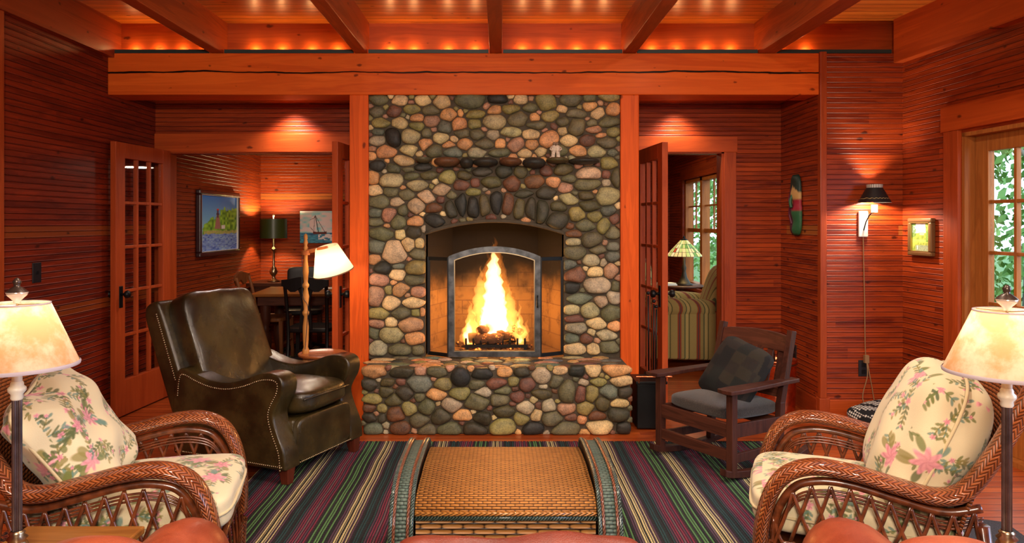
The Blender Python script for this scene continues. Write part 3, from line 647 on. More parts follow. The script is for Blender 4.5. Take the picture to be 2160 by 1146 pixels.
# logs, grate and fire
def bark():
    t = MT('charred_log'); v = t.obj(); n = t.noise(v, 26, 5, .7); e = t.sstep(t.noise(v, 14, 4, .7), .57, .68)
    t.set(Base_Color=t.mix(n, (.02, .01, .006), (.22, .09, .03)), Roughness=.9, Emission_Color=t.mix(e, (0, 0, 0), (1.0, .22, .03)), Emission_Strength=5.0); t.bump(n, .8, .02); return t.m
BARK = bark()
gr = thing('fire_grate', 'black iron grate holding the burning logs', 'grate', (0, 0, 0))
m = MB(); gz = .505
for k in range(9): x = -.26+.056*k; m.tube(catmull([(x, 5.60, gz+.06), (x, 5.62, gz), (x, 5.85, gz), (x, 5.87, gz+.05)], 5), .008, 6)
m.build('bars', IRON, gr, smooth=True)
MB().box(-.27, .21, 5.593, 5.607, gz-.012, gz+.012).box(-.27, .21, 5.84, 5.855, gz-.012, gz+.012).build('rail', IRON, gr)
for x in (-.25, .19):
    for y in (5.60, 5.848): MB().box(x-.01, x+.01, y-.01, y+.01, .455, gz).build('leg', IRON, gr)
def log(a, b, r, label):
    a, b = Vector(a), Vector(b); pts = [a.lerp(b, k/8)+Vector((0, 0, .006*math.sin(k*2.1))) for k in range(9)]
    rr = [r*(1+.08*math.sin(k*1.7+a.x*9)) for k in range(9)]
    o = MB().tube(pts, rr, 14).build('log', BARK, smooth=True); return tag(o, label, 'log')
log((-.24, 5.64, .560), (.02, 5.62, .555), .042, 'short round log at the front of the fire, lying left')
log((-.02, 5.66, .580), (.19, 5.72, .56), .034, 'charred split log at the front of the fire, lying right')
log((-.2, 5.76, .57), (.17, 5.78, .575), .045, 'long log at the back of the fire grate')
log((-.16, 5.62, .615), (-.04, 5.80, .635), .036, 'glowing log end on top of the pile, left of the flame')
log((.16, 5.64, .605), (.05, 5.80, .63), .026, 'thin charred log on top of the pile, right of the flame')
def flame_m(name, col, st, dens=0.0):
    t = MT(name); t.t.nodes.remove(t.b); e = t.n('ShaderNodeEmission'); e.inputs[0].default_value = (*col, 1); e.inputs[1].default_value = st
    t.t.links.new(e.outputs[0], t.out.inputs['Volume']); return t.m
FO = flame_m('flame_outer', (1, .26, .03), 5.5); FM = flame_m('flame_mid', (1, .38, .07), 22); FI = flame_m('flame_core', (1, .55, .20), 90); FM2 = flame_m('flame_tongue', (1, .36, .06), 42)
fl = thing('log_fire', 'tall white-yellow flame rising from the burning logs', 'fire', (-.05, 5.72, 0))
def tongue(prof, cx, y, wob, seed, sc=1.0, ysc=.8):
    """prof: (z, half width); a wavering closed tongue"""
    r = random.Random(seed); ph = r.uniform(0, 6); pts = []; rr = []
    zs = [p[0] for p in prof]
    for k in range(29):
        z = zs[0]+(zs[-1]-zs[0])*k/28
        wv = np.interp(z, zs, [p[1] for p in prof])*sc*(1+.06*math.sin(z*60+ph)+.05*math.sin(z*110+ph*2))
        pts.append((cx+wob*math.sin(z*11+ph)*(k/28)**1.3, y, z)); rr.append(max(wv, .0006))
    return pts, rr
def rag(m, seed, amp=.010):
    q = []
    for x, y, z in m.v:
        h = max(0.0, min(1.0, z*2.2-.9)); q.append((x+amp*(.4+h)*math.sin(z*75+seed+y*60)+amp*.5*math.sin(z*170+seed*2+y*110), y, z+amp*.8*math.sin(x*150+y*90+seed)))
    m.v = q
def px_prof(lst, Y=5.72): return [(P(0, y, Y).z, w*Y/F/2) for y, w in lst]
main = px_prof([(722, 30), (712, 72), (695, 80), (670, 74), (645, 66), (620, 60), (600, 52), (575, 42), (555, 30), (540, 17), (526, 1)])
for sc, mt, sd, wob in ((1.25, FO, 1, .020), (.72, FI, 2, .010)):
    m = MB(); a, b = tongue(main, -.045, 0+5.72, wob, sd, sc)
    m.tube([(x+.05, y-5.72, z) for x, y, z in a], b, 20, up=(0, 1, 0), ry=[q*.55 for q in b]); rag(m, sd, .007); m.build('flame', mt, fl, smooth=True)
rf = random.Random(5)
for (px, lst, mt, y) in ((994, [(724, 24), (705, 40), (680, 26), (660, 15), (632, 1)], FM2, 5.64), (988, [(724, 10), (708, 20), (695, 14), (672, 1)], FI, 5.68), (1097, [(724, 18), (700, 30), (685, 20), (670, 11), (640, 1)], FM2, 5.64), (1094, [(722, 10), (706, 16), (690, 9), (668, 1)], FI, 5.69),
                        (1030, [(640, 8), (600, 30), (570, 22), (548, 8), (520, 1)], FO, 5.66), (1062, [(680, 8), (640, 30), (600, 20), (570, 8), (545, 1)], FO, 5.66), (1046, [(560, 20), (540, 26), (520, 12), (500, 1)], FO, 5.75), (1015, [(700, 20), (650, 40), (620, 30), (585, 10), (560, 1)], FM, 5.74), (1076, [(710, 30), (670, 36), (640, 24), (618, 8), (596, 1)], FM, 5.74), (1110, [(722, 10), (706, 14), (690, 8), (675, 1)], FM, 5.76), (975, [(722, 10), (708, 14), (694, 1)], FM, 5.73)):
    m = MB(); a, b = tongue(px_prof(lst), (px-VX)*5.72/F, y, .01, rf.randint(0, 99)); m.tube([(x+.05, yy-5.72, z) for x, yy, z in a], b, 14, up=(0, 1, 0), ry=[q*.7 for q in b]); rag(m, px, .006); m.build('flame', mt, fl, smooth=True)
rg = random.Random(21)
for i in range(30):
    u_ = rg.uniform(-1, 1); x_ = -.040+u_*.135; hgt = (1-abs(u_))**1.5*.50*rg.uniform(.72, 1.1)+.12; w_ = rg.uniform(.010, .026)*(1.5 if abs(u_) < .35 else 1); z0_ = .575+rg.uniform(0, .06)+(.12*rg.random() if abs(u_) < .5 else 0)
    prof = [(z0_, w_*.4), (z0_+hgt*.15, w_), (z0_+hgt*.4, w_*.85), (z0_+hgt*.7, w_*.45), (z0_+hgt*.9, w_*.16), (z0_+hgt, .0006)]
    yy = 5.72+rg.uniform(-.09, .06); a, b = tongue(prof, x_, yy, rg.uniform(.012, .030), rg.randint(0, 999))
    lean = -u_*.07; a = [(p[0]+lean*((p[2]-z0_)/hgt)**1.3*hgt*1.6, p[1], p[2]) for p in a]
    m = MB(); m.tube([(x+.05, y-5.72, z) for x, y, z in a], b, 12, up=(0, 1, 0), ry=[q*.8 for q in b]); rag(m, i, .007); m.build('flame', FM2 if i % 3 else FI, fl, smooth=True)
light('fire_light', 'POINT', (-.05, 5.60, .80), 10, (1.0, .42, .10), .10)
light('fire_light', 'POINT', (-.03, 5.74, 1.0), 2.5, (1.0, .42, .10), .08)
# embers under the grate
m = MB(); r3 = random.Random(3)
for _ in range(70): m.sph((r3.uniform(-.33, .25), r3.uniform(5.55, 5.9), .465+r3.random()*.02), r3.uniform(.01, .024), 4, (1.2, 1, .7))
o = m.build('embers', BARK, None, smooth=False); tag(o, 'heap of glowing embers and ash under the grate', 'embers'); o['kind'] = 'stuff'
# figurine on the mantel ledge
fg = thing('carved_figurine', 'small pale figurine of two standing figures on the mantel ledge', 'figurine', tuple(P(1172, 333, 5.36)))
FG = plain('bisque', (.62, .50, .38), .7, noise=.25, nscale=60); FG2 = plain('bisque_dark', (.20, .13, .08), .7)
for dx, tilt in ((-.020, .10), (.020, -.10)):
    prof = [(.001, 0), (.016, .001), (.014, .02), (.013, .035), (.017, .045), (.021, .07), (.019, .085), (.007, .092), (.001, .094)]
    Mx = Matrix.Rotation(tilt, 4, 'Y'); m = MB().lathe(prof, (dx, 0, 0), 12, Mx.to_3x3())
    m.tube([(dx*1.7, -.004, .08), (dx*2.1, -.018, .06), (dx*1.2, -.024, .05)], .005, 6); bd_ = m.build('body', FG, fg, smooth=True)
    hd = Mx @ Vector((0, 0, .103)); MB().sph((dx+hd.x, 0, hd.z), .0125, 7).build('head', FG2, bd_, smooth=True)
MB().box(-.045, .045, -.02, .02, -.001, .004).build('base', FG, fg, bevel=.002)
# ================================================================ FRENCH DOORS
def french_door(name, loc, ang, wd=.755, ht=2.03, knobside=1, cols=3, rows=5, latch=True):
    d = bpy.data.objects.new(name, None); C.objects.link(d); d['kind'] = 'structure'; d.location = loc; d.rotation_euler = (0, 0, ang)
    T = .044; st, tr, br = .115, .115, .26
    m = MB().box(0, st, -T/2, T/2, 0, ht).box(wd-st, wd, -T/2, T/2, 0, ht).box(st, wd-st, -T/2, T/2, 0, br).box(st, wd-st, -T/2, T/2, ht-tr, ht)
    m.build('door_frame', W_door, d, bevel=.003); df_ = [c for c in d.children if c.name.startswith('door_frame')][0]
    gx0, gx1, gz0, gz1 = st, wd-st, br, ht-tr; m = MB(); mw = .022
    for i in range(1, cols): x = gx0+(gx1-gx0)*i/cols; m.box(x-mw/2, x+mw/2, -T/2+.006, T/2-.006, gz0, gz1)
    for i in range(1, rows): z = gz0+(gz1-gz0)*i/rows; m.box(gx0, gx1, -T/2+.008, T/2-.008, z-mw/2, z+mw/2)
    mu_ = m.build('muntins', W_door, d, bevel=.003)
    MB().box(gx0, gx1, -.002, .002, gz0, gz1).build('glass_pane', GLASS, mu_)
    if latch:
        kx = wd-.06; kz = .905
        MB().box(kx-.022, kx+.022, -T/2-.004, T/2+.004, kz-.10, kz+.06).build('lock_plate', IRON, df_, bevel=.002)
        for sg in (-1, 1):
            Mx = Matrix.Rotation(-sg*PI/2, 3, 'X')
            MB().lathe([(.001, T/2), (.012, T/2+.002), (.009, T/2+.02), (.012, T/2+.03), (.026, T/2+.038), (.030, T/2+.052), (.024, T/2+.066), (.001, T/2+.07)], (kx, 0, kz), 16, Mx).build('doorknob', IRON, df_, smooth=True)
    return d
french_door('door_1', (-2.765, YB-.03, .012), math.atan2(-.745, -.062))
french_door('door_2', (-1.125, YB-.03, .012), math.atan2(-.735, -.085), wd=.745)
french_door('door_3', (1.155, YB-.03, .012), math.atan2(-.71, .062), wd=.705)
# garden door in the right wall (two leaves), seen closed
W_door2 = W_door
for i, a in enumerate((s0+.028, (s0+s1)/2+.002)):
    d = french_door('door_%d' % (4+i), (0, 0, 0), 0, wd=(s1-s0)/2-.03, ht=1.985, cols=3, rows=5, latch=(i == 0))
    d.matrix_world = MR @ Matrix.Translation((a, .09, .03)) 
    for ch in d.children:
        if ch.name.startswith(('door_frame', 'muntins')): ch.data.materials.clear(); ch.data.materials.append(W_gold)
# window further along the right wall, beside the camera
wn = bpy.data.objects.new('window_1', None); C.objects.link(wn); wn['kind'] = 'structure'; wn.matrix_world = MR @ Matrix.Translation((3.2, 0, .7))
MB().box(0, .06, .03, .10, 0, 1.33).box(1.94, 2.0, .03, .10, 0, 1.33).box(0, 2, .03, .10, 0, .06).box(0, 2, .03, .10, 1.27, 1.33).box(.97, 1.03, .03, .10, 0, 1.33).build('window_frame', W_gold, wn)
MB().box(.06, 1.94, .06, .064, .06, 1.27).build('glass_pane', GLASS, wn)

# ================================================================ LEATHER RECLINER
OLIVE = leather('olive_brown_leather', (.014, .009, .003), (.060, .040, .012), .25, .25)
NAIL = plain('antique_nails', (.42, .33, .20), .35, 1.0)
MAHOG = wood('mahogany', (.05, .008, .004), (.14, .028, .012), 'Z', across='X', knots=False)
rc = thing('recliner', 'dark olive-brown leather recliner with brass nailhead trim, left of the fireplace', 'armchair', (-1.383, 4.465, .014), math.atan2(-.4, .92))
L2, W2 = .41, .37
sidep = [(-.41, .085), (-.42, .30), (-.405, .50), (-.375, .575), (-.32, .585), (-.24, .560), (-.14, .535), (-.02, .530), (.10, .555), (.22, .598), (.31, .608), (.365, .59), (.385, .55), (.375, .49), (.335, .42), (.32, .37), (.345, .29), (.39, .19), (.405, .085)]
def side_arm(sg):
    y0, y1 = sg*(W2-.13), sg*W2
    sm_ = [Vector((p[0], 0, p[1])) for p in sidep]; pl = catmull(sm_[:], 5); poly = [(p.x, p.z) for p in pl]
    m = MB(); m.prism(poly, min(y0, y1), max(y0, y1))
    o = m.build('arm', OLIVE, rc, bevel=.028, seg=5, smooth=True, fixn=True)
    return pl, o
pl, armn = side_arm(-1); armf = side_arm(1)[1]
def nails(path, parent, r=.0048, sp=.0135, off=(0, 0, 0)):
    m = MB(); acc = 0; pts = path; nxt = 0; parent = parent
    for i in range(len(pts)-1):
        d = (pts[i+1]-pts[i]).length; k = 0
        while nxt <= acc+d:
            t = (nxt-acc)/d; p = pts[i].lerp(pts[i+1], t)+Vector(off); m.sph(p, r, 4); nxt += sp
        acc += d
    o = m.build('nailhead_trim', NAIL, parent, smooth=True); o['kind'] = 'stuff'; return o
inn = []
cx0, cz0 = 0.0, .33
for i, p in enumerate(pl):
    a = pl[max(i-1, 0)]; b = pl[min(i+1, len(pl)-1)]; d = (b-a).normalized(); nrm = Vector((d.z, 0, -d.x)); inn.append(p+nrm*.035)
inn = [p for p in inn[8:]]; inn.append(Vector((.36, 0, .12)))
nails([Vector((p.x, -W2-.001, p.z)) for p in inn], armn)
nails([Vector((-.39, -W2-.001, .105)), Vector((.385, -W2-.001, .105))], armn)
nails([Vector((p.x, W2+.001, p.z)) for p in inn], armf)
# piping along the arm edge
MB().tube([Vector((p.x, -W2+.004, p.z)) for p in inn], .004, 6).build('piping', OLIVE, armn, smooth=True)
# base and front panel
MB().box(-.38, .36, -W2+.12, W2-.12, .10, .33).build('seat_base', OLIVE, rc, bevel=.02, smooth=True, seg=3)
m = cushion(.05, W2*2-.235, .25, 20, 6, M=Matrix.Translation((.375, 0, .215))); fpn = weld(m.build('front_panel', OLIVE, rc))
nails([Vector((.402, -W2+.13, .10)), Vector((.402, W2-.13, .10))], fpn)
m = cushion(.64, W2*2-.265, .19, 36, 5, crown=.30, wrinkle=.004, seed=3, M=Matrix.Translation((.10, 0, .405)) @ Matrix.Rotation(math.radians(-3), 4, 'Y')); scn = weld(m.build('seat_cushion', OLIVE, rc))
MB().tube(catmull([(.405, -.215, .44), (.425, -.1, .446), (.43, 0, .448), (.425, .1, .446), (.405, .215, .44)], 5), .005, 6).build('piping', OLIVE, scn, smooth=True)
# reclining back: hard shell with a thick cushion in front
MBk = Matrix.Translation((-.30, 0, .36)) @ Matrix.Rotation(math.radians(-22), 4, 'Y')
pr = [(-.155, -.02), (-.155, .52), (-.14, .63), (-.10, .665), (-.03, .66), (-.012, .60), (-.005, .40), (0, -.02)]
m = MB(); m.prism([(p.x, p.z) for p in catmull([Vector((a, 0, b)) for a, b in pr], 4)], -W2+.015, W2-.015, M=MBk); bsn = m.build('back_shell', OLIVE, rc, bevel=.022, seg=4, smooth=True, fixn=True)
m = cushion(.17, W2*2-.13, .66, 40, 7, wrinkle=.005, seed=8, M=MBk @ Matrix.Translation((.05, 0, .33))); bcn = weld(m.build('back_cushion', OLIVE, rc))
e = [MBk @ Vector((-.045, -W2+.012, z)) for z in np.linspace(.02, .60, 10)]; nails(e, bsn)
e = [MBk @ Vector((.085, y, z)) for y, z in ((-W2+.095, .02), (-W2+.085, .35), (-W2+.10, .60), (-W2+.16, .645), (0, .655), (W2-.16, .645), (W2-.10, .60), (W2-.085, .35))]
MB().tube(catmull(e, 5), .0045, 6).build('piping', OLIVE, bcn, smooth=True)
for sx in (-1, 1):
    for sy in (-1, 1): MB().beam((sx*.365, sy*.31, .10), (sx*.372, sy*.315, 0), .07, .07, up=(1, 0, 0), w2=.045, h2=.045).build('leg', MAHOG, rc, bevel=.003)

# ================================================================ WICKER ARMCHAIRS
def braid_m(name, c1, c2, c3, freq=62.0, k=2.6, zz=7.0):
    t = MT(name); uv = t.xyz(t.n('ShaderNodeUVMap').outputs[0]); u, v = uv[0], uv[1]
    vv = t.ma('ABSOLUTE', t.ma('SUBTRACT', t.ma('FRACT', t.ma('MULTIPLY', v, zz)), .5))
    ph = t.ma('ADD', t.ma('MULTIPLY', u, freq), t.ma('MULTIPLY', vv, k)); fr = t.ma('FRACT', ph)
    h = t.ma('SUBTRACT', 1.0, t.ma('POWER', t.ma('ABSOLUTE', t.ma('SUBTRACT', t.ma('MULTIPLY', fr, 2.0), 1.0)), 2.5))
    wn = t.n('ShaderNodeTexWhiteNoise', noise_dimensions='1D'); t.put(wn.inputs['W'], t.ma('ADD', t.ma('FLOOR', ph), t.ma('MULTIPLY', t.ma('FLOOR', t.ma('MULTIPLY', v, zz*2)), 37.0)))
    c = t.mix(wn.outputs[0], c1, c2); c = t.mix(t.sstep(h, .0, .55), c3, c)
    t.set(Base_Color=c, Roughness=.32); t.b.inputs['Coat Weight'].default_value = .4; t.bump(h, .9, .006); return t.m
BRAID = braid_m('braided_cane', (.17, .038, .009), (.34, .090, .022), (.025, .006, .003))
CANE = plain('brown_cane', (.13, .032, .009), .3, noise=.5, nscale=30, coat=.4)
def weave_m(name, c1, c2, dark, sx, sy, coords='UV', rough=.45, dep=.7, lo=.12, hi=.5):
    t = MT(name)
    if coords == 'UV': uv = t.xyz(t.n('ShaderNodeUVMap').outputs[0]); u, v = uv[0], uv[1]
    else: o_ = t.xyz(t.obj()); u, v = o_[0], o_[2]
    U = t.ma('MULTIPLY', u, sx); V = t.ma('MULTIPLY', v, sy)
    row = t.ma('FLOOR', V); U2 = t.ma('ADD', U, t.ma('MULTIPLY', t.ma('MODULO', t.ma('ABSOLUTE', row), 2.0), .5))
    fu = t.ma('FRACT', U2); fv = t.ma('FRACT', V)
    hu = t.ma('SINE', t.ma('MULTIPLY', fu, PI)); hv = t.ma('SINE', t.ma('MULTIPLY', fv, PI))
    h = t.ma('MULTIPLY', t.ma('POWER', hv, .7), t.ma('ADD', .28, t.ma('MULTIPLY', .72, t.ma('POWER', hu, .8))))
    wn = t.n('ShaderNodeTexWhiteNoise', noise_dimensions='2D'); t.put(wn.inputs['Vector'], t.comb(t.ma('FLOOR', U2), row, 0.0))
    c = t.mix(t.ma('ADD', t.ma('MULTIPLY', wn.outputs[0], .5), t.ma('MULTIPLY', t.noise(t.obj(), 9, 3), .5)), c1, c2); c = t.mix(t.sstep(h, lo, hi), dark, c)
    t.set(Base_Color=c, Roughness=rough); t.b.inputs['Coat Weight'].default_value = .0; t.b.inputs['Specular IOR Level'].default_value = .35; t.bump(h, dep, .006); return t.m
BACKW = weave_m('woven_back', (.16, .04, .01), (.26, .075, .018), (.012, .004, .002), 28, 90)

def floral(seed, nfl=120, dens=1.0):
    r = np.random.RandomState(seed)
    mot = []   # kind, x, y, R, ang, colour
    pinks = [lin(160, 34, 76), lin(190, 84, 110), lin(130, 26, 66), lin(200, 120, 130)]; greens = [lin(96, 104, 44), lin(74, 84, 38), lin(88, 122, 108), lin(128, 116, 56)]; blues = [lin(120, 150, 160)]
    st_ = .125; ctrs = [(-.5+st_*(i+r.uniform(0, 1)), -.5+st_*(j+r.uniform(0, 1))) for i in range(16) for j in range(16)]
    for x, y in ctrs:
        big = r.rand() < .33; R = r.uniform(.030, .055) if big else r.uniform(.010, .018); ph = r.uniform(0, 6.28)
        for br in range(r.randint(3, 6)):          # sprays of stems with leaves
            a = r.uniform(0, 6.28); L = r.uniform(.04, .10); px, py = x, y; cur = r.uniform(-.25, .25)
            stc = greens[r.randint(4)]
            nst = int(L/.006)
            for k in range(nst):
                a += cur*.25; px += .006*np.cos(a); py += .006*np.sin(a); mot.append((0, px, py, .0022, a, stc, 1.9))
                if k % 3 == 2: mot.append((1, px+.009*np.cos(a+1.0), py+.009*np.sin(a+1.0), .0042, a+.8, greens[r.randint(4)], 2.6)); mot.append((1, px+.009*np.cos(a-1.0), py+.009*np.sin(a-1.0), .0042, a-.8, greens[r.randint(4)], 2.6))
            if r.rand() < .6: mot.append((2, px, py, r.uniform(.006, .012), a, pinks[r.randint(4)], 0))
        for k in range(5 if big else 0): a = r.uniform(0, 6.28); mot.append((1, x+R*1.1*np.cos(a), y+R*1.1*np.sin(a), .011, a, greens[r.randint(4)], 2.1))
        mot.append((2 if not big else 3, x, y, R, ph, pinks[r.randint(4)], 0))
    def fn(u, v):
        u = np.asarray(u, float); v = np.asarray(v, float); base = np.array(lin(204, 190, 152)); c = np.broadcast_to(base, u.shape+(3,)).copy()
        ulo, uhi, vlo, vhi = u.min()-.12, u.max()+.12, v.min()-.12, v.max()+.12
        for kind, x, y, R, a, col, asp in mot:
            if not (ulo < x < uhi and vlo < y < vhi): continue
            dx = u-x; dy = v-y; lim = R*3.2
            msk = (np.abs(dx) < lim) & (np.abs(dy) < lim)
            if not msk.any(): continue
            ddx, ddy = dx[msk], dy[msk]
            if kind < 2:
                p = ddx*math.cos(a)+ddy*math.sin(a); q = -ddx*math.sin(a)+ddy*math.cos(a); d = np.sqrt((p/(R*asp))**2+(q/R)**2); al = np.clip((1.25-d)*2.5, 0, .85)
                cc = np.array(col)[None]*np.ones((len(d), 1))
            else:
                th = np.arctan2(ddy, ddx); rr = np.hypot(ddx, ddy)/R; n = 5 if kind == 2 else 7
                edge = .78+.22*np.cos(n*(th-a)); al = np.clip((edge-rr)*6, 0, .92)
                sh = np.clip(.35+.75*np.abs(np.sin(n*.5*(th-a)+rr*(5 if kind == 3 else 2)))*rr**.5, 0, 1.0)[:, None]
                cc = np.array(col)[None]*(1-sh)*.8+np.array(lin(222, 150, 158))[None]*sh
            c[msk] = c[msk]*(1-al[:, None])+cc*al[:, None]
        return c
    return fn
CLOTH = vcol('floral_chintz', .8, 260, .12, sheen=.2)
seatcurve = [(.02, 0), (.035, .30), (.02, .46), (-.03, .575), (-.12, .625), (-.24, .622), (-.37, .595), (-.48, .575), (-.56, .60), (-.63, .70), (-.70, .84), (-.755, .96)]
def wicker_chair(loc, rot, label, seeds, backcush):
    t = thing('wicker_armchair', label, 'armchair', loc, rot, 'wicker armchairs with floral cushions'); W = .335
    left = [Vector((x, -W, z)) for x, z in seatcurve]; right = [Vector((x, W, z)) for x, z in seatcurve]
    top = [Vector((-.80, -.22, 1.03)), Vector((-.815, 0, 1.055)), Vector((-.80, .22, 1.03))]
    path = catmull(left+top+right[::-1], 8)
    ups = []
    for i, p in enumerate(path):
        # band's broad face points up over the arms, forward/outward at the legs, and up/back on the back
        q = path[min(i+1, len(path)-1)]-path[max(i-1, 0)]; q.normalize(); side = Vector((0, 1, 0)); u = side.cross(q) if abs(q.y) < .75 else Vector((-.5, 0, .85))
        if p.y > 0 : u = -u if abs(q.y) < .75 else u
        if u.z < -.05 or (abs(u.z) <= .3 and u.x < 0 and p.x > -.1): u = -u
        ups.append(u)
    m = MB(); m.tube(path, .053, 16, up=ups, ry=.025); m.build('braided_band', BRAID, t, smooth=True)
    # under-rail following the band, seat rail, and bent-cane lattice between them
    for sg in (-1, 1):
        q = [(.0, .30), (-.005, .44), (-.06, .545), (-.14, .578), (-.24, .576), (-.37, .548), (-.50, .525), (-.60, .55)]
        MB().tube(catmull([Vector((x-.01, sg*(W-.01), z)) for x, z in q], 6), .014, 8).build('under_rail', CANE, t, smooth=True)
        MB().tube([Vector((.02, sg*W, .27)), Vector((-.64, sg*W, .25))], .014, 8).build('seat_rail', CANE, t, smooth=True)
        m = MB()
        for row in range(3): m.tube(catmull([Vector((x-.015+row*.001, sg*(W-.012), z-.03-row*.011)) for x, z in q[1:]], 6), .004, 5)
        n = 11
        for k in range(n):
            x = -.01-.058*k; ztop = np.interp(-x, [-q_[0] for q_ in q[1:]], [q_[1] for q_ in q[1:]])-.012
            for dx in (-.095, .095):
                xb = min(max(x+dx, -.62), .01)
                m.tube(catmull([Vector((x, sg*(W-.004), ztop)), Vector((x+(xb-x)*.25, sg*(W+.004), ztop-.07)), Vector((x+(xb-x)*.72, sg*(W+.004), .36)), Vector((xb, sg*W, .27))], 5), .0065, 6)
        m.build('lattice', CANE, t, smooth=True)
        MB().tube([Vector((-.61, sg*W, .50)), Vector((-.64, sg*(W-.01), .27)), Vector((-.66, sg*(W-.02), 0))], .02, 8).build('leg', CANE, t, smooth=True)
    m = MB()
    for k in range(9): y = -W+.03+(2*W-.06)*k/8; m.tube(catmull([Vector((.03, y, .30)), Vector((.04, y, .20)), Vector((.03, y, .10)), Vector((.02, y, .01))], 4), .006, 5)
    m.tube([Vector((.025, -W, .30)), Vector((.025, W, .30))], .014, 8); m.tube([Vector((.02, -W, .06)), Vector((.02, W, .06))], .012, 8); m.build('front_rails', CANE, t, smooth=True)
    # woven back panel
    bk = [(-.52, .40), (-.565, .55), (-.62, .70), (-.69, .84), (-.75, .96), (-.785, 1.03)]; vs = []; uv = []; fs = []; nn = 12
    for i, (x, z) in enumerate(bk):
        for k in range(nn+1):
            y = -1+2*k/nn; wd = W if i < 4 else W*(.97 if i == 4 else .72); bow = -.05*(1-y*y)
            vs.append((x+bow, y*wd, z)); uv.append((y*.33, z))
    for i in range(len(bk)-1):
        for k in range(nn): a = i*(nn+1)+k; fs.append((a, a+1, a+nn+2, a+nn+1))
    o = MB().add(vs, fs, uv).build('woven_back', BACKW, t, smooth=True); s_ = o.modifiers.new('solid', 'SOLIDIFY'); s_.thickness = .012
    MB().box(-.62, .0, -W+.02, W-.02, .285, .305).build('seat_deck', CANE, t)
    return t
def chair_cushions(t, where, seeds, seatM, backM, bsz, cr=.3, pinch=.0, p=4.2, wr_=.010):
    # cushions lie on the chair: things of their own
    for nm, lab, M_, sz, sd, cr_, pi_, pp, wr in (('seat_cushion', 'flat floral seat cushion in the wicker armchair '+where, seatM, (.66, .60, .17), seeds[0], .25, 0, 6, .003),
                                ('back_cushion', 'plump floral back cushion leaning in the wicker armchair '+where, backM, bsz, seeds[1], cr, pinch, p, wr_)):
        m = cushion(*sz, n=150, p=pp, crown=cr_, pinch=pi_, colfn=floral(sd, 125), wrinkle=wr, seed=sd, M=None)
        o = weld(m.build(nm, CLOTH), .0002); o.matrix_world = t.matrix_world @ M_
        pth = []
        for a in np.linspace(0, 2*PI, 73)[:-1]:
            c, s = math.cos(a), math.sin(a); nn_ = (abs(c)**pp+abs(s)**pp)**(1/pp); gx, gy = c/nn_, s/nn_
            if pi_: gx, gy = gx*(1-pi_*(1-gy*gy)*abs(gx)**3), gy*(1-pi_*(1-gx*gx)*abs(gy)**3)
            pth.append((gx*sz[0]/2*1.004, gy*sz[1]/2*1.004, 0))
        MB().tube(pth, .0055, 6, closed=True, col=lin(190, 172, 130)).build('piping', CLOTH, o, smooth=True)
        tag(o, lab, 'cushion', 'floral cushions of the wicker armchairs')
lw_rot = math.atan2(.21, .98); rw_rot = math.atan2(.35, -.94)
wl_front = Vector((-.975, 2.42, .014))+Vector((-.145, .66, 0)).normalized()*.335
wr_front = Vector((.91, 2.47, .014))+Vector((.35, .94, 0)).normalized()*.335
wl = wicker_chair(wl_front, lw_rot, 'brown wicker armchair at the left edge beside the small table', 0, 0)
wr = wicker_chair(wr_front, rw_rot, 'brown wicker armchair at the right edge beside the garden door', 0, 0)
bpy.context.view_layer.update()
seatM = Matrix.Translation((-.26, 0, .425)) @ Matrix.Rotation(math.radians(-2), 4, 'Y')
chair_cushions(wl, 'on the left', (11, 12), seatM, Matrix.Translation((-.485, -.02, .665)) @ Matrix.Rotation(math.radians(-32), 4, 'Y') @ Matrix.Rotation(PI/2, 4, 'Y') @ Matrix.Rotation(math.radians(11), 4, 'Z'), (.52, .62, .22), .2, .10, 5.0, wr_=.016)
chair_cushions(wr, 'on the right', (13, 14), seatM, Matrix.Translation((-.50, .0, .685)) @ Matrix.Rotation(math.radians(-24), 4, 'Y') @ Matrix.Rotation(PI/2, 4, 'Y'), (.52, .60, .27), .2, .0, 3.6, wr_=.013)

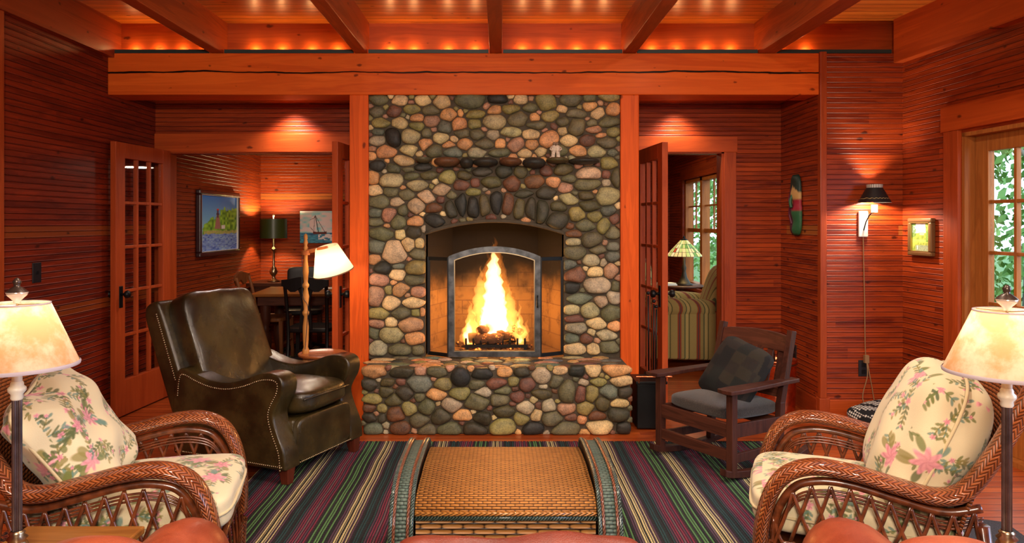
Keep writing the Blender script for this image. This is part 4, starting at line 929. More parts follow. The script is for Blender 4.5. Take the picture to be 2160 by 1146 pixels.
# ================================================================ ROCKING CHAIR
W_mis = wood('fumed_oak', (.024, .007, .005), (.085, .026, .015), 'Z', across='X', knots=False, gs=1.5)
W_misx = wood('fumed_oak_x', (.030, .009, .006), (.12, .036, .019), 'Y', across='Z', knots=False, gs=1.3)
rk = thing('rocking_chair', 'dark oak slat-back rocking chair with a grey seat, right of the fireplace', 'rocking chair', (1.355, 4.44, .014), math.atan2(-.53, -.85))
rk.scale = (.97, .97, .90)
hw = .285
fx, bxx = .265, -.190
for sg in (-1, 1):
    MB().beam((fx, sg*hw, .05), (fx, sg*hw, .545), .045, .045, up=(1, 0, 0)).build('front_post', W_mis, rk, bevel=.003)
    m = MB().beam((bxx+.02, sg*(hw-.02), .05), (bxx, sg*(hw-.02), .42), .040, .045, up=(1, 0, 0)); m.beam((bxx, sg*(hw-.02), .41), (bxx-.11, sg*(hw-.02), .875), .038, .045, up=(1, 0, 0)); m.build('back_post', W_mis, rk, bevel=.003)
    pts = [(bxx-.24, .085), (bxx-.1, .045), (0, .022), (.15, .028), (fx+.03, .05), (fx+.075, .068)]
    m = MB(); pp = catmull([Vector((x, sg*hw, z)) for x, z in pts], 6); m.tube(pp, .022, 4, up=(0, .7, .7), ry=.022)
    m = MB()
    vs = []; fs = []
    for i, p in enumerate(pp):
        for dy, dz in ((-.022, -.021), (.022, -.021), (.022, .021), (-.022, .021)): vs.append((p.x, p.y+dy, p.z+dz))
    for i in range(len(pp)-1):
        for k in range(4): fs.append((i*4+k, i*4+(k+1) % 4, (i+1)*4+(k+1) % 4, (i+1)*4+k))
    fs += [(0, 1, 2, 3), tuple((len(pp)-1)*4+k for k in (3, 2, 1, 0))]
    m.add(vs, fs).build('rocker', W_mis, rk, bevel=.003, fixn=True)
    arm = [(-.30, -.035), (.0, -.048), (.26, -.065), (.335, -.058), (.345, 0), (.335, .045), (.26, .050), (0, .040), (-.30, .030)]
    MB().prism([(x, sg*hw+y*(1 if sg > 0 else -1)*-1) for x, y in arm], .545, .570, plane='XY').build('arm', W_mis, rk, bevel=.004, fixn=True)
    MB().beam((fx, sg*hw, .305), (bxx+.01, sg*(hw-.01), .290), .022, .085).build('side_rail', W_mis, rk, bevel=.002)
    MB().beam((fx, sg*hw, .135), (bxx+.02, sg*(hw-.01), .130), .020, .055).build('side_stretcher', W_mis, rk, bevel=.002)
MB().box(fx-.012, fx+.014, -hw, hw, .262, .35).build('front_rail', W_misx, rk, bevel=.003)
MB().box(fx-.012, fx+.012, -hw, hw, .115, .185).build('front_stretcher', W_misx, rk, bevel=.003)
MB().box(bxx, bxx+.02, -hw+.02, hw-.02, .25, .32).build('rear_rail', W_misx, rk, bevel=.003)
bz = lambda z: bxx-.11*(z-.41)/.465
m = MB(); vs = []; fs = []
n = 10
for k in range(n+1):
    y = -hw+.03+(2*hw-.06)*k/n; c = -.03*(1-(2*k/n-1)**2); up_ = .018*(1-(2*k/n-1)**2)
    for (z, dx) in ((.735, .012), (.735, -.010), (.835+up_, -.010), (.835+up_, .012)): vs.append((bz(z)+c+dx, y, z))
for k in range(n):
    for j in range(4): fs.append((k*4+j, (k+1)*4+j, (k+1)*4+(j+1) % 4, k*4+(j+1) % 4))
fs += [(0, 1, 2, 3), (n*4+3, n*4+2, n*4+1, n*4)]
m.add(vs, fs).build('crest_rail', W_misx, rk, bevel=.003, fixn=True)
MB().box(bz(.47)-.03, bz(.47)-.008, -hw+.03, hw-.03, .44, .50).build('lower_back_rail', W_misx, rk, bevel=.003)
for k in range(6):
    y = -.20+.08*k; MB().beam((bz(.48)-.02, y, .48), (bz(.74)-.025, y, .75), .042, .012, up=(1, 0, 0)).build('back_slat', W_mis, rk, bevel=.002)
def tweed():
    t = MT('tweed'); v = t.obj(); n = t.noise(v, 170, 3, .8); t.set(Base_Color=t.ramp(n, [(.35, (.010, .007, .006)), (.55, (.028, .019, .015)), (.7, (.075, .058, .045))]), Roughness=.95); t.bump(n, .6, .004); t.b.inputs['Sheen Weight'].default_value = .25; return t.m
m = cushion(.50, hw*2-.06, .13, 30, 5, crown=.35, M=Matrix.Translation((.015, 0, .385)) @ Matrix.Rotation(math.radians(-2), 4, 'Y')); weld(m.build('seat_pad', tweed(), rk))
def patch(u, v):
    i = np.floor((u+.5)/.075).astype(int); j = np.floor((v+.5)/.095).astype(int); h = ((i*73856093) ^ (j*19349663)) % 5
    pal = np.array([lin(12, 11, 14), lin(30, 24, 21), lin(15, 19, 18), lin(38, 33, 24), lin(9, 9, 12)]); return pal[h]
m = cushion(.47, .47, .14, 60, 3.6, pinch=.10, colfn=patch, wrinkle=.004, seed=5)
o = weld(m.build('patchwork_pillow', vcol('patchwork', .9, 300, .3))); bpy.context.view_layer.update()
o.matrix_world = rk.matrix_world @ Matrix.Translation((-.065, .03, .585)) @ Matrix.Rotation(math.radians(-30), 4, 'Y') @ Matrix.Rotation(PI/2, 4, 'Y') @ Matrix.Rotation(math.radians(-14), 4, 'Z')
tag(o, 'dark patchwork pillow leaning in the rocking chair', 'pillow')

# ================================================================ WICKER TRUNK
LIDW = weave_m('lid_weave', (.30, .115, .022), (.52, .21, .040), (.035, .011, .002), 30, 95, rough=.6, dep=.9, lo=.12, hi=.62)
BODYW = weave_m('body_weave', (.30, .125, .03), (.48, .23, .065), (.02, .008, .003), 13, 52, dep=1.0, lo=.2, hi=.6)
GREENW = weave_m('green_weave', (.035, .075, .065), (.11, .15, .12), (.006, .010, .008), 38, 75)
REDW = braid_m('red_braid', (.17, .05, .025), (.26, .09, .04), (.03, .01, .006), 60, 2.0, 2.0)
DGW = braid_m('green_braid', (.03, .06, .05), (.07, .11, .09), (.006, .01, .008), 90, 2.0, 2.0)
tk = thing('wicker_chest', 'honey-coloured wicker chest with green and red woven end bands on the striped rug', 'chest', (.02, 2.96, .014))
hx_, y0_, y1_ = .325, -.31, .31
def surf(m, prof, x0, x1, nx=2):
    L = 0; vs = []; uv = []; fs = []
    for i, (y, z) in enumerate(prof):
        if i: L += math.hypot(y-prof[i-1][0], z-prof[i-1][1])
        for k in range(nx+1): x = x0+(x1-x0)*k/nx; vs.append((x, y, z)); uv.append((x, L))
    for i in range(len(prof)-1):
        for k in range(nx): a = i*(nx+1)+k; fs.append((a, a+1, a+nx+2, a+nx+1))
    m.add(vs, fs, uv)
def cm2(pts, n=6): return [(p.y, p.z) for p in catmull([Vector((0, a, b)) for a, b in pts], n)]
lid = [(y0_-.005, .375)]+cm2([(y0_-.015, .385), (y0_-.01, .415), (y0_+.05, .445), (y0_+.20, .455), (0, .462), (y1_-.12, .455), (y1_-.01, .435), (y1_+.005, .38)])
m = MB(); surf(m, lid, -hx_, hx_, 1); lo = m.build('lid', LIDW, tk, smooth=True); s_ = lo.modifiers.new('solid', 'SOLIDIFY'); s_.thickness = .015; s_.offset = -1
m = MB(); surf(m, [(y0_+.012, .372), (y0_, .372), (y0_, .02), (y1_, .02), (y1_, .372), (y1_-.012, .372)], -hx_, hx_, 1); m.build('body', BODYW, tk)
m = MB(); m.tube([(-hx_, y0_-.014, .372), (hx_, y0_-.014, .372)], .010, 8); m.build('lid_braid', DGW, lo, smooth=True)
MB().tube([(-hx_, y0_-.018, .388), (hx_, y0_-.018, .388)], .008, 8).build('lid_braid', braid_m('honey_braid', (.36, .14, .03), (.5, .22, .05), (.08, .03, .006), 50, 2.0, 2.0), lo, smooth=True)
def endprof(o_): return cm2([(y0_-.05-o_, .0), (y0_-.055-o_, .18), (y0_-.05-o_, .33), (y0_+.02, .445+o_), (y0_+.14, .485+o_), (0, .492+o_), (y1_-.10, .485+o_), (y1_+.0, .455+o_), (y1_+.06+o_, .34), (y1_+.065+o_, .16), (y1_+.05+o_, 0)])
for sg in (-1, 1):
    xa, xb = sg*(hx_+.010), sg*(hx_+.076); x0__, x1__ = min(xa, xb), max(xa, xb)
    m = MB(); surf(m, endprof(0), x0__, x1__, 2); o = m.build('end_band', GREENW, tk, smooth=True); eb_ = o; s_ = o.modifiers.new('solid', 'SOLIDIFY'); s_.thickness = .012
    for x, mt, rr in ((xa, DGW, .008), (xa+sg*.013, REDW, .006), (xb-sg*.003, REDW, .006), (xb+sg*.008, DGW, .008)):
        pf = endprof(.004); MB().tube([(x, y, z) for y, z in pf], rr, 8).build('border_braid', mt, eb_, smooth=True)
    pf = endprof(0); MB().prism([(y, z) for y, z in pf], xa*.995, xa*.995+sg*.004, plane='YZ').build('end_panel', BODYW, tk, fixn=True)

# ================================================================ RUGS
def rug_m():
    t = MT('rag_rug'); x, y, z = t.xyz(t.obj())
    xw = t.ma('ADD', x, t.ma('MULTIPLY', t.ma('SUBTRACT', t.noise(t.comb(t.ma('MULTIPLY', x, 3.0), t.ma('MULTIPLY', y, 2.0), 0.0), 1.0, 2), .5), .02))
    ph = t.ma('FRACT', t.ma('DIVIDE', t.ma('ADD', xw, 20*.35+1.187), .35))
    gr, bk_, cr, pu, te, ma_, gp = lin(90, 140, 80), lin(20, 20, 26), lin(222, 204, 146), lin(86, 54, 76), lin(24, 66, 68), lin(134, 34, 66), lin(112, 88, 96)
    stops = [(0, gr), (.07, bk_), (.10, gr), (.14, bk_), (.18, pu), (.22, gp), (.25, cr), (.30, bk_), (.32, cr), (.375, gp), (.41, cr), (.43, pu), (.47, bk_), (.50, te), (.58, bk_), (.62, te), (.65, pu), (.69, ma_), (.74, gp), (.77, ma_), (.83, pu), (.86, ma_), (.90, bk_), (.93, gr), (.97, bk_)]
    # two ramps keep the number of stops legal
    r = t.n('ShaderNodeValToRGB'); r.color_ramp.interpolation = 'CONSTANT'; t.put(r.inputs[0], ph); e = r.color_ramp.elements
    while len(e) < len(stops): e.new(.5)
    for i, (p_, c) in enumerate(stops): e[i].position = p_; e[i].color = (*c, 1)
    cord = t.ma('FRACT', t.ma('DIVIDE', xw, .0125)); hc = t.ma('SINE', t.ma('MULTIPLY', cord, PI))
    kn = t.ma('SINE', t.ma('MULTIPLY', t.ma('FRACT', t.ma('ADD', t.ma('DIVIDE', y, .022), t.ma('MULTIPLY', t.ma('FLOOR', t.ma('DIVIDE', xw, .0125)), .37))), PI))
    h = t.ma('MULTIPLY', hc, t.ma('ADD', .6, t.ma('MULTIPLY', kn, .4)))
    n = t.noise(t.comb(t.ma('MULTIPLY', xw, 80.0), t.ma('MULTIPLY', y, 14.0), 0.0), 1, 3)
    c = t.mix(t.ma('MULTIPLY', n, .28), r.outputs[0], (.02, .018, .02)); c = t.mix(t.sstep(h, .15, .6), (.008, .008, .010), c)
    t.set(Base_Color=c, Roughness=.95); t.bump(h, 1.0, .008); return t.m
RUG = rug_m()
def rug_mesh(x0, x1, y0, y1, z, th):
    m = MB(); m.box(x0, x1, y0, y1, z, z+th); return m
o = rug_mesh(-1.40, 1.72, 1.2, 4.80, .002, .012).build('striped_rug', RUG, bevel=.004); tag(o, 'large multicoloured striped rag rug in front of the fireplace', 'rug')
m = MB(); rr_ = random.Random(2)
for k in range(250):
    x = -1.395+k*.01249; m.tube(catmull([(x, 4.795, .008), (x+rr_.uniform(-.003, .003), 4.808, .012), (x+rr_.uniform(-.003, .003), 4.822+rr_.uniform(0, .006), .006)], 2), .0055, 5)
f_ = m.build('rug_edge_loops', RUG, o, smooth=True); f_['kind'] = 'stuff'
def persian():
    t = MT('persian'); v = t.obj(); vo = t.n('ShaderNodeTexVoronoi'); t.put(vo.inputs['Vector'], v); vo.inputs['Scale'].default_value = 22
    n = t.noise(v, 30, 3); c = t.ramp(t.ma('ADD', vo.outputs[0], t.ma('MULTIPLY', n, .4)), [(.3, lin(150, 70, 20)), (.45, lin(20, 14, 16)), (.62, lin(24, 18, 20)), (.7, lin(170, 80, 26)), (.85, lin(90, 20, 14))]); t.set(Base_Color=c, Roughness=.95); return t.m
o = MB().box(-2.3, -1.425, 3.0, 4.05, .002, .010).build('patterned_rug', persian(), bevel=.002); tag(o, 'small orange and black patterned rug beside the striped rug, under the recliner', 'rug')
MAT = plain('grey_felt', (.035, .032, .040), .95, noise=.5, nscale=160, bump=.4)
o = MB().prism([(1.72, 2.88), (2.35, 2.93), (2.42, 3.52), (1.95, 3.72), (1.78, 3.5)], .002, .012, plane='XY').build('floor_mat', MAT, bevel=.003, fixn=True); tag(o, 'dark grey felt mat on the floor behind the right wicker armchair', 'mat')
# ================================================================ BRASS LAMPS BESIDE THE SOFA
PARCH = shade('parchment', (.86, .71, .50), .62, mottled=(.66, .40, .19))
LINEN = shade('linen_shade', (.92, .74, .50), .6)
GREYB = plain('shade_binding', (.33, .28, .30), .8)
PEWT = plain('fluted_pewter', (.16, .13, .12), .34, .9, noise=.3)
FIN = plain('finial_glass', (.62, .52, .42), .15, .55); FIND = plain('finial_dark', (.06, .04, .03), .3, .6)
def brass_lamp(x, y, zbase, ztop, label, r0=.078, r1=.148, hs=.168):
    t = thing('table_lamp', label, 'lamp', (x, y, zbase), 0, 'brass column lamps with parchment shades'); H = ztop-zbase   # ztop = top rim of the shade
    zb_ = H-hs
    MB().lathe([(.001, 0), (.075, 0), (.078, .008), (.070, .014), (.045, .020), (.030, .03), (.024, .045), (.020, .052), (.026, .058), (.017, .066), (.020, .072), (.014, .078)], n=32).build('base', BRASS, t, smooth=True)
    MB().lathe([(.0125, .075), (.0125, zb_-.085)], n=36, flute=.12).build('fluted_column', PEWT, t, smooth=False)
    MB().lathe([(.013, zb_-.09), (.016, zb_-.085), (.015, zb_-.075), (.022, zb_-.066), (.022, zb_-.058), (.016, zb_-.052), (.016, zb_-.046), (.013, zb_-.04)], n=24).build('collar', CREAM, t, smooth=True)
    MB().lathe([(.0125, zb_-.045), (.0125, zb_+.02)], n=20).build('candle_sleeve', CREAM, t, smooth=True)
    MB().tube([(0, 0, zb_), (0, 0, H+.005)], .003, 6).build('stem', BRASS, t)
    o = MB().lathe([(r1, zb_), (r0, H)], n=48).build('lamp_shade', PARCH, t, smooth=True); sh_ = o
    MB().lathe([(r1+.001, zb_-.002), (r1+.002, zb_+.004), (r1-.001, zb_+.008)], n=48).build('binding', GREYB, sh_, smooth=True)
    MB().lathe([(r0+.001, H-.004), (r0+.0015, H+.001), (r0-.002, H)], n=48).build('binding', GREYB, sh_, smooth=True)
    m = MB()
    for k in range(3): a = k*2*PI/3; m.tube([(0, 0, H-.004), (r0*math.cos(a), r0*math.sin(a), H-.002)], .0015, 5)
    m.build('shade_spider', BRASS, sh_)
    MB().lathe([(.008, H), (.010, H+.008), (.024, H+.022), (.027, H+.030), (.020, H+.034)], n=24).build('finial_cup', FIN, t, smooth=True)
    f = MB().lathe([(.027, H+.030), (.021, H+.036), (.012, H+.043), (.007, H+.046), (.009, H+.052), (.011, H+.058), (.006, H+.066), (.001, H+.069)], n=20).build('finial', FIND, sh_, smooth=True)
    MB().sph((0, 0, zb_+.075), .026, 8).build('light_bulb', emis('frosted_bulb', (1, .78, .5), 2.5), t, smooth=True)
    light('lamp_light', 'POINT', (x, y, zbase+zb_+.125), 1.2, (1, .84, .70), .03)
    return t
brass_lamp(-1.292, 1.965, .545, CH-(640-VY)*1.965/F, 'fluted brass lamp with mottled parchment shade on the small table at the left')
brass_lamp(1.355, 1.965, .545, CH-(655-VY)*1.965/F, 'fluted brass lamp with mottled parchment shade at the right edge', r1=.150)
def end_table(x0, x1, y0, y1, label):
    cx_, cy_ = (x0+x1)/2, (y0+y1)/2; t = thing('end_table', label, 'table', (cx_, cy_, 0))
    hx2, hy2 = (x1-x0)/2, (y1-y0)/2
    MB().box(-hx2, hx2, -hy2, hy2, .522, .545).build('table_top', W_table, t, bevel=.005)
    MB().box(-hx2+.03, hx2-.03, -hy2+.03, hy2-.03, .44, .522).build('apron', W_dark, t)
    for sx in (-1, 1):
        for sy in (-1, 1): MB().beam((sx*(hx2-.045), sy*(hy2-.045), .50), (sx*(hx2-.045), sy*(hy2-.045), 0), .035, .035, up=(1, 0, 0), w2=.024, h2=.024).build('leg', W_dark, t)
    return t
end_table(-1.405, -1.055, 1.68, 2.185, 'small brown wooden end table at the lower left, under the brass lamp')
end_table(1.20, 1.50, 1.62, 2.04, 'small wooden end table just below the frame at the right, under the brass lamp')

# ================================================================ RUST LEATHER SOFA
RUST = leather('rust_leather', (.20, .030, .010), (.40, .085, .032), .38, .2)
sf = thing('leather_sofa', 'rust-red leather sofa in the foreground, only its arms and back top in view', 'sofa', (.045, 1.55, 0))
MB().box(-.90, .90, -.30, .50, .08, .30).build('base', RUST, sf, bevel=.02, smooth=True)
for sg in (-1, 1):
    m = MB(); xa = sg*.925
    prof = []
    ys = np.linspace(-.20, .62, 14)
    pts = [(xa+sg*(.02 if i < 3 else 0), y, .50-.010*(i/13)) for i, y in enumerate(ys)]
    rr = [.125]*12+[.110, .060]; m.tube(pts, rr, 28, up=(0, 0, 1), ry=[.125]*12+[.11, .06])
    m.build('rolled_arm', RUST, sf, smooth=True)
    MB().box(xa-.085, xa+.085, -.28, .58, .08, .50).build('arm_panel', RUST, sf, bevel=.02, smooth=True)
for k in range(3):
    x = -.55+.55*k; m = cushion(.54, .60, .16, 24, 6, crown=.2, M=Matrix.Translation((x, .20, .38))); weld(m.build('seat_cushion', RUST, sf))
m = cushion(2.00, .24, .60, 30, 6, M=Matrix.Translation((0, -.25, .425))); weld(m.build('back_frame', RUST, sf))
for sg in (-1, 1):
    m = cushion(.30, .26, .28, 26, 2.6, M=Matrix.Translation((sg*.90, -.04, .645))); weld(m.build('back_wing', RUST, sf))
m = cushion(.60, .40, .20, 60, 4, pinch=.08, wrinkle=.018, seed=6)
REDL = leather('red_leather', (.085, .009, .003), (.20, .028, .008), .45, .0)
o = weld(m.build('leather_pillow', REDL)); o.location = (.048, 1.535, .597); o.rotation_euler = (math.radians(80), 0, 0)
tag(o, 'glossy red-brown leather pillow against the middle of the sofa back, at the bottom edge', 'pillow')
EDGE = 1

# ================================================================ FLOOR LAMP WITH ROUND TRAY
fl_ = thing('tray_floor_lamp', 'honey maple floor lamp with a round tray table and tilted cream shade behind the recliner', 'floor lamp', (-1.36, 5.14, 0))
MB().lathe([(.001, 0), (.15, 0), (.155, .012), (.14, .025), (.05, .035), (.03, .05), (.02, .06)], (0.06, 0, 0), n=36).build('base', W_maple, fl_, smooth=True)
post = [(.016, .05), (.020, .10), (.015, .30), (.020, .50), (.024, .535), (.024, .556), (.016, .575), (.020, .63), (.021, .72), (.012, .79), (.022, .805), (.024, .82), (.014, .838), (.018, .88), (.024, .93), (.013, .985), (.022, .998), (.024, 1.01), (.014, 1.03), (.017, 1.06), (.021, 1.10), (.018, 1.14), (.013, 1.18), (.013, 1.26), (.017, 1.27), (.010, 1.285), (.016, 1.305), (.010, 1.325), (.014, 1.34), (.012, 1.36), (.001, 1.37)]
MB().lathe(post, n=18).build('turned_post', W_maple, fl_, smooth=True)
W_tray = wood('tray_maple', (.22, .05, .012), (.50, .16, .05), 'X', across='Y', knots=False, rough=.2, coat=.6)
MB().lathe([(.001, .515), (.155, .515), (.168, .522), (.170, .533), (.164, .538), (.155, .533), (.001, .533)], (.12, 0, 0), n=48).build('tray', W_tray, fl_, smooth=True)
MB().beam((-.03, 0, 1.235), (.16, -.02, 1.272), .018, .028).lathe([(.03, 1.22), (.03, 1.25)], (0, 0, 0), n=14).build('swing_arm', W_tray, fl_, bevel=.004)
tilt = Matrix.Translation((.175, -.03, 1.20)) @ Matrix.Rotation(math.radians(-13), 4, 'Y') @ Matrix.Rotation(math.radians(12), 4, 'X')
o = MB().lathe([(.142, -.105), (.078, .085)], n=40, M=tilt.to_3x3(), c=tilt.translation).build('lamp_shade', LINEN, fl_, smooth=True); ls_ = o
MB().lathe([(.143, -.106), (.144, -.100), (.142, -.098)], n=40, M=tilt.to_3x3(), c=tilt.translation).build('binding', plain('brown_binding', (.25, .13, .07), .8), ls_, smooth=True)
c_ = tilt @ Vector((0, 0, .01)); MB().sph(c_, .03, 8).build('light_bulb', emis('soft_bulb', (1, .82, .55), 3), fl_, smooth=True)
light('tray_lamp_light', 'POINT', (-1.36+c_.x, 5.14+c_.y, c_.z-.05), 3.2, (1, .84, .62), .04)
MB().tube(catmull([(-.02, -.015, 1.23), (-.015, -.028, .95), (.02, -.02, .86), (.012, -.02, .7), (.0, -.02, .54)], 6), .0022, 5).build('cord', BLACK, fl_)

# ================================================================ SCONCE, PICTURES, MASK, PLATES
Ys = YF
def rel(px, py, Y=YF): return P(px, py, Y)
cx_s_ = (1830-1819)*YF/F
sc = thing('wall_sconce', 'swing-arm wall lamp with a black painted shade on the right front wall', 'wall lamp', tuple(rel(1819, 473)))
MB().box(-.034, .034, -.020, 0, -.095, .095).build('backplate', WHITE, sc, bevel=.006)
MB().tube(catmull([(0, -.02, -.045), (.004, -.05, .02), (.02, -.08, .075), (cx_s_, -.10, .085)], 8), .0045, 8).build('arm', IRON, sc, smooth=True)
MB().lathe([(.001, -.02), (.012, -.018), (.006, -.004), (.001, -.002)], (0, -.02, -.05), 12, Matrix.Rotation(PI/2, 3, 'X')).build('switch_knob', IRON, sc, smooth=True)
cx_s = (1830-1819)*YF/F
MB().lathe([(.022, .085), (.022, .14)], (cx_s, -.10, 0), 20).build('bulb_sleeve', emis('lit_sleeve', (1, .85, .6), 2.2), sc, smooth=True)
def tole():
    t = MT('black_tole'); x, y, z = t.xyz(t.obj()); a = t.ma('SINE', t.ma('MULTIPLY', x, 260.0)); d = t.ma('ABSOLUTE', t.ma('SUBTRACT', z, t.ma('ADD', .185, t.ma('MULTIPLY', a, .003))))
    t.set(Base_Color=t.mix(t.ma('LESS_THAN', d, .0016), (.012, .012, .011), (.45, .33, .12)), Roughness=.45); return t.m
MB().lathe([(.112, .155), (.054, .262)], (cx_s, -.10, 0), 40).build('lamp_shade', tole(), sc, smooth=True)
ss_ = sc.children[-1]
for c9 in sc.children:
    if c9.name.startswith('lamp_shade'): ss_ = c9
def lace():
    t = MT('pierced_rim'); u = t.xyz(t.n('ShaderNodeUVMap').outputs[0]); s_ = t.ma('SINE', t.ma('MULTIPLY', u[0], 190.0)); t.set(Base_Color=t.mix(t.sstep(s_, -.2, .5), (.10, .08, .06), (.85, .80, .68))); return t.m
MB().lathe([(.054, .262), (.055, .286)], (cx_s, -.10, 0), 40).build('shade_rim', lace(), ss_, smooth=True)
light('sconce_light', 'POINT', (rel(1819, 473).x+cx_s-.01, YF-.10, rel(0, 473).z+.20), 24, (1, .78, .58), .022)
CORD = plain('tan_cord', (.30, .17, .07), .7)
q = rel(1819, 498); m = MB(); m.tube(catmull([(q.x, YF-.012, q.z+.02), (q.x+.005, YF-.010, q.z-.2), (q.x+.012, YF-.010, q.z-.5), (q.x+.014, YF-.012, .58), (q.x+.018, YF-.014, .47)], 8), .0035, 6)
m.tube(catmull([(q.x+.018, YF-.03, .43), (q.x+.012, YF-.05, .33), (q.x-.02, YF-.05, .2), (q.x-.015, YF-.06, .13), (q.x+.04, YF-.10, .02), (q.x+.08, YF-.16, .006)], 8), .0035, 6)
m.tube(catmull([(q.x+.022, YF-.03, .43), (q.x+.03, YF-.05, .33), (q.x+.05, YF-.05, .22), (q.x+.06, YF-.06, .10), (q.x+.02, YF-.10, .01)], 8), .0035, 6)
m.box(q.x+.003, q.x+.033, YF-.036, YF-.008, .42, .475); tag(m.build('power_cord', CORD, smooth=False), 'thin tan cord running down the wall from the sconce to the outlet', 'cord')
def plate(name, c, w_, h_, axis, label, kind):
    m = MB(); t = thing(name, label, 'outlet' if kind == 'outlet' else 'light switch', c)
    if axis == 'y': m.box(-w_/2, w_/2, -.006, 0, -h_/2, h_/2)
    elif axis == 'x+': m.box(0, .006, -w_/2, w_/2, -h_/2, h_/2)
    else: m.box(-.006, 0, -w_/2, w_/2, -h_/2, h_/2)
    m.build('cover_plate', BLACK, t, bevel=.002)
    for z in ((-.025, .025) if kind == 'outlet' else (0,)):
        m = MB(); s_ = .015 if kind == 'outlet' else .007
        if axis == 'y': m.box(-s_, s_, -.009, -.005, z-s_, z+s_)
        elif axis == 'x+': m.box(.005, .012, -s_, s_, z-s_*1.4, z+s_*1.4)
        else: m.box(-.009, -.005, -s_, s_, z-s_, z+s_)
        m.build('receptacle' if kind == 'outlet' else 'toggle', IRON, t)
plate('wall_outlet', tuple(rel(1821, 777)), .075, .12, 'y', 'black outlet plate low on the right front wall at the end of the cord', 'outlet')
plate('wall_outlet', (2.35, 5.86, .415), .075, .12, 'x-', 'black outlet plate in the niche above the copper bin', 'outlet')
plate('light_switch', (XL, 4.57, 1.135), .085, .125, 'x+', 'black switch plate on the left wall beside the open glass door', 'switch')

def painting(name, label, M_, w_, h_, fn, frame=None, fw=.03, fd=.03, res=90, gold=None):
    t = thing(name, label, 'picture'); t.matrix_world = M_
    nx = res; nz = int(res*h_/w_); u, v = np.meshgrid(np.linspace(0, 1, nx+1), np.linspace(0, 1, nz+1)); col = np.clip(fn(u, v)*(2.3 if 'study' in label else 1.2), 0, .9)  # study pictures brightened in colour to offset the dim room light
    vs = [((a-.5)*w_, -fd*.55, (b-.5)*h_) for a, b in zip(u.ravel(), v.ravel())]; m = nx+1
    fs = [(j*m+i, j*m+i+1, (j+1)*m+i+1, (j+1)*m+i) for j in range(nz) for i in range(nx)]
    MB().add(vs, fs, None, [tuple(c) for c in col.reshape(-1, 3)]).build('canvas', vcol(name+'_paint', .6, 200, .1), t)
    a, b = w_/2, h_/2
    if frame:
        m = MB(); m.box(-a-fw, a+fw, -fd, 0, b, b+fw).box(-a-fw, a+fw, -fd, 0, -b-fw, -b).box(-a-fw, -a, -fd, 0, -b, b).box(a, a+fw, -fd, 0, -b, b); pf_ = m.build('picture_frame', frame, t, bevel=fw*.25)
        if gold: g = .005; m = MB(); m.box(-a, a, -fd*.9, -.002, b-g, b).box(-a, a, -fd*.9, -.002, -b, -b+g).box(-a, -a+g, -fd*.9, -.002, -b, b).box(a-g, a, -fd*.9, -.002, -b, b); m.build('inner_fillet', gold, pf_)
    else: MB().box(-a, a, -fd*.5, 0, -b, b).build('stretcher', WHITE, t)
    return t
def vnoise(u, v, f, seed):
    r = np.random.RandomState(seed); g = r.rand(64, 64); x = u*f; y = v*f; i = np.floor(x).astype(int); j = np.floor(y).astype(int); fx_, fy_ = x-i, y-j; fx_ = fx_*fx_*(3-2*fx_); fy_ = fy_*fy_*(3-2*fy_)
    a = g[i % 64, j % 64]; b = g[(i+1) % 64, j % 64]; c = g[i % 64, (j+1) % 64]; d = g[(i+1) % 64, (j+1) % 64]; return (a*(1-fx_)+b*fx_)*(1-fy_)+(c*(1-fx_)+d*fx_)*fy_
def L_(*c): return np.array(lin(*c))
def lighthouse(u, v):
    c = L_(70, 135, 200)*(1-v[..., None])+L_(40, 95, 170)*v[..., None]; c = c*(1-.3*(1-v[..., None]))+.3*L_(170, 205, 220)*(1-v[..., None])
    n = vnoise(u, v, 22, 1); n2 = vnoise(u, v*1.5, 45, 2)
    tree = (.34+.42*np.clip((u-.05)/.55, 0, 1)**.6)+.10*(n-.5)+.06*(n2-.5); tree = np.where((u > .34) & (u < .52), tree-.06, tree)
    k = (v < tree) & (v > .28) & (u > .06); c[k] = (L_(30, 74, 24)*(1-n[..., None])+L_(120, 165, 50)*n[..., None])[k]
    k = (np.abs(u-.45) < .085-(v-.40)*.22) & (v > .40) & (v < .66); c[k] = L_(120, 84, 80); k = (np.abs(u-.45) < .02) & (v > .60) & (v < .74); c[k] = L_(66, 50, 66); k = (np.abs(u-.45) < .04) & (v > .66) & (v < .68); c[k] = L_(50, 36, 48)
    k = (np.abs(u-.45) < .03) & (v > .74) & (v < .77); c[k] = L_(150, 50, 40); k = (np.abs(u-.6) < .05) & (v > .40) & (v < .47); c[k] = L_(200, 190, 170)
    k = (v < .36+.02*n) & (v > .26) & (u > .08); c[k] = (L_(150, 130, 90)*(1-n2[..., None])+L_(90, 130, 50)*n2[..., None])[k]
    k = v < .30-.03*u*0+.015*n; m = vnoise(u*.6, v*3, 40, 3)[..., None]; c[k] = (L_(20, 50, 130)*(1-m)+L_(120, 150, 200)*m)[k]; return c
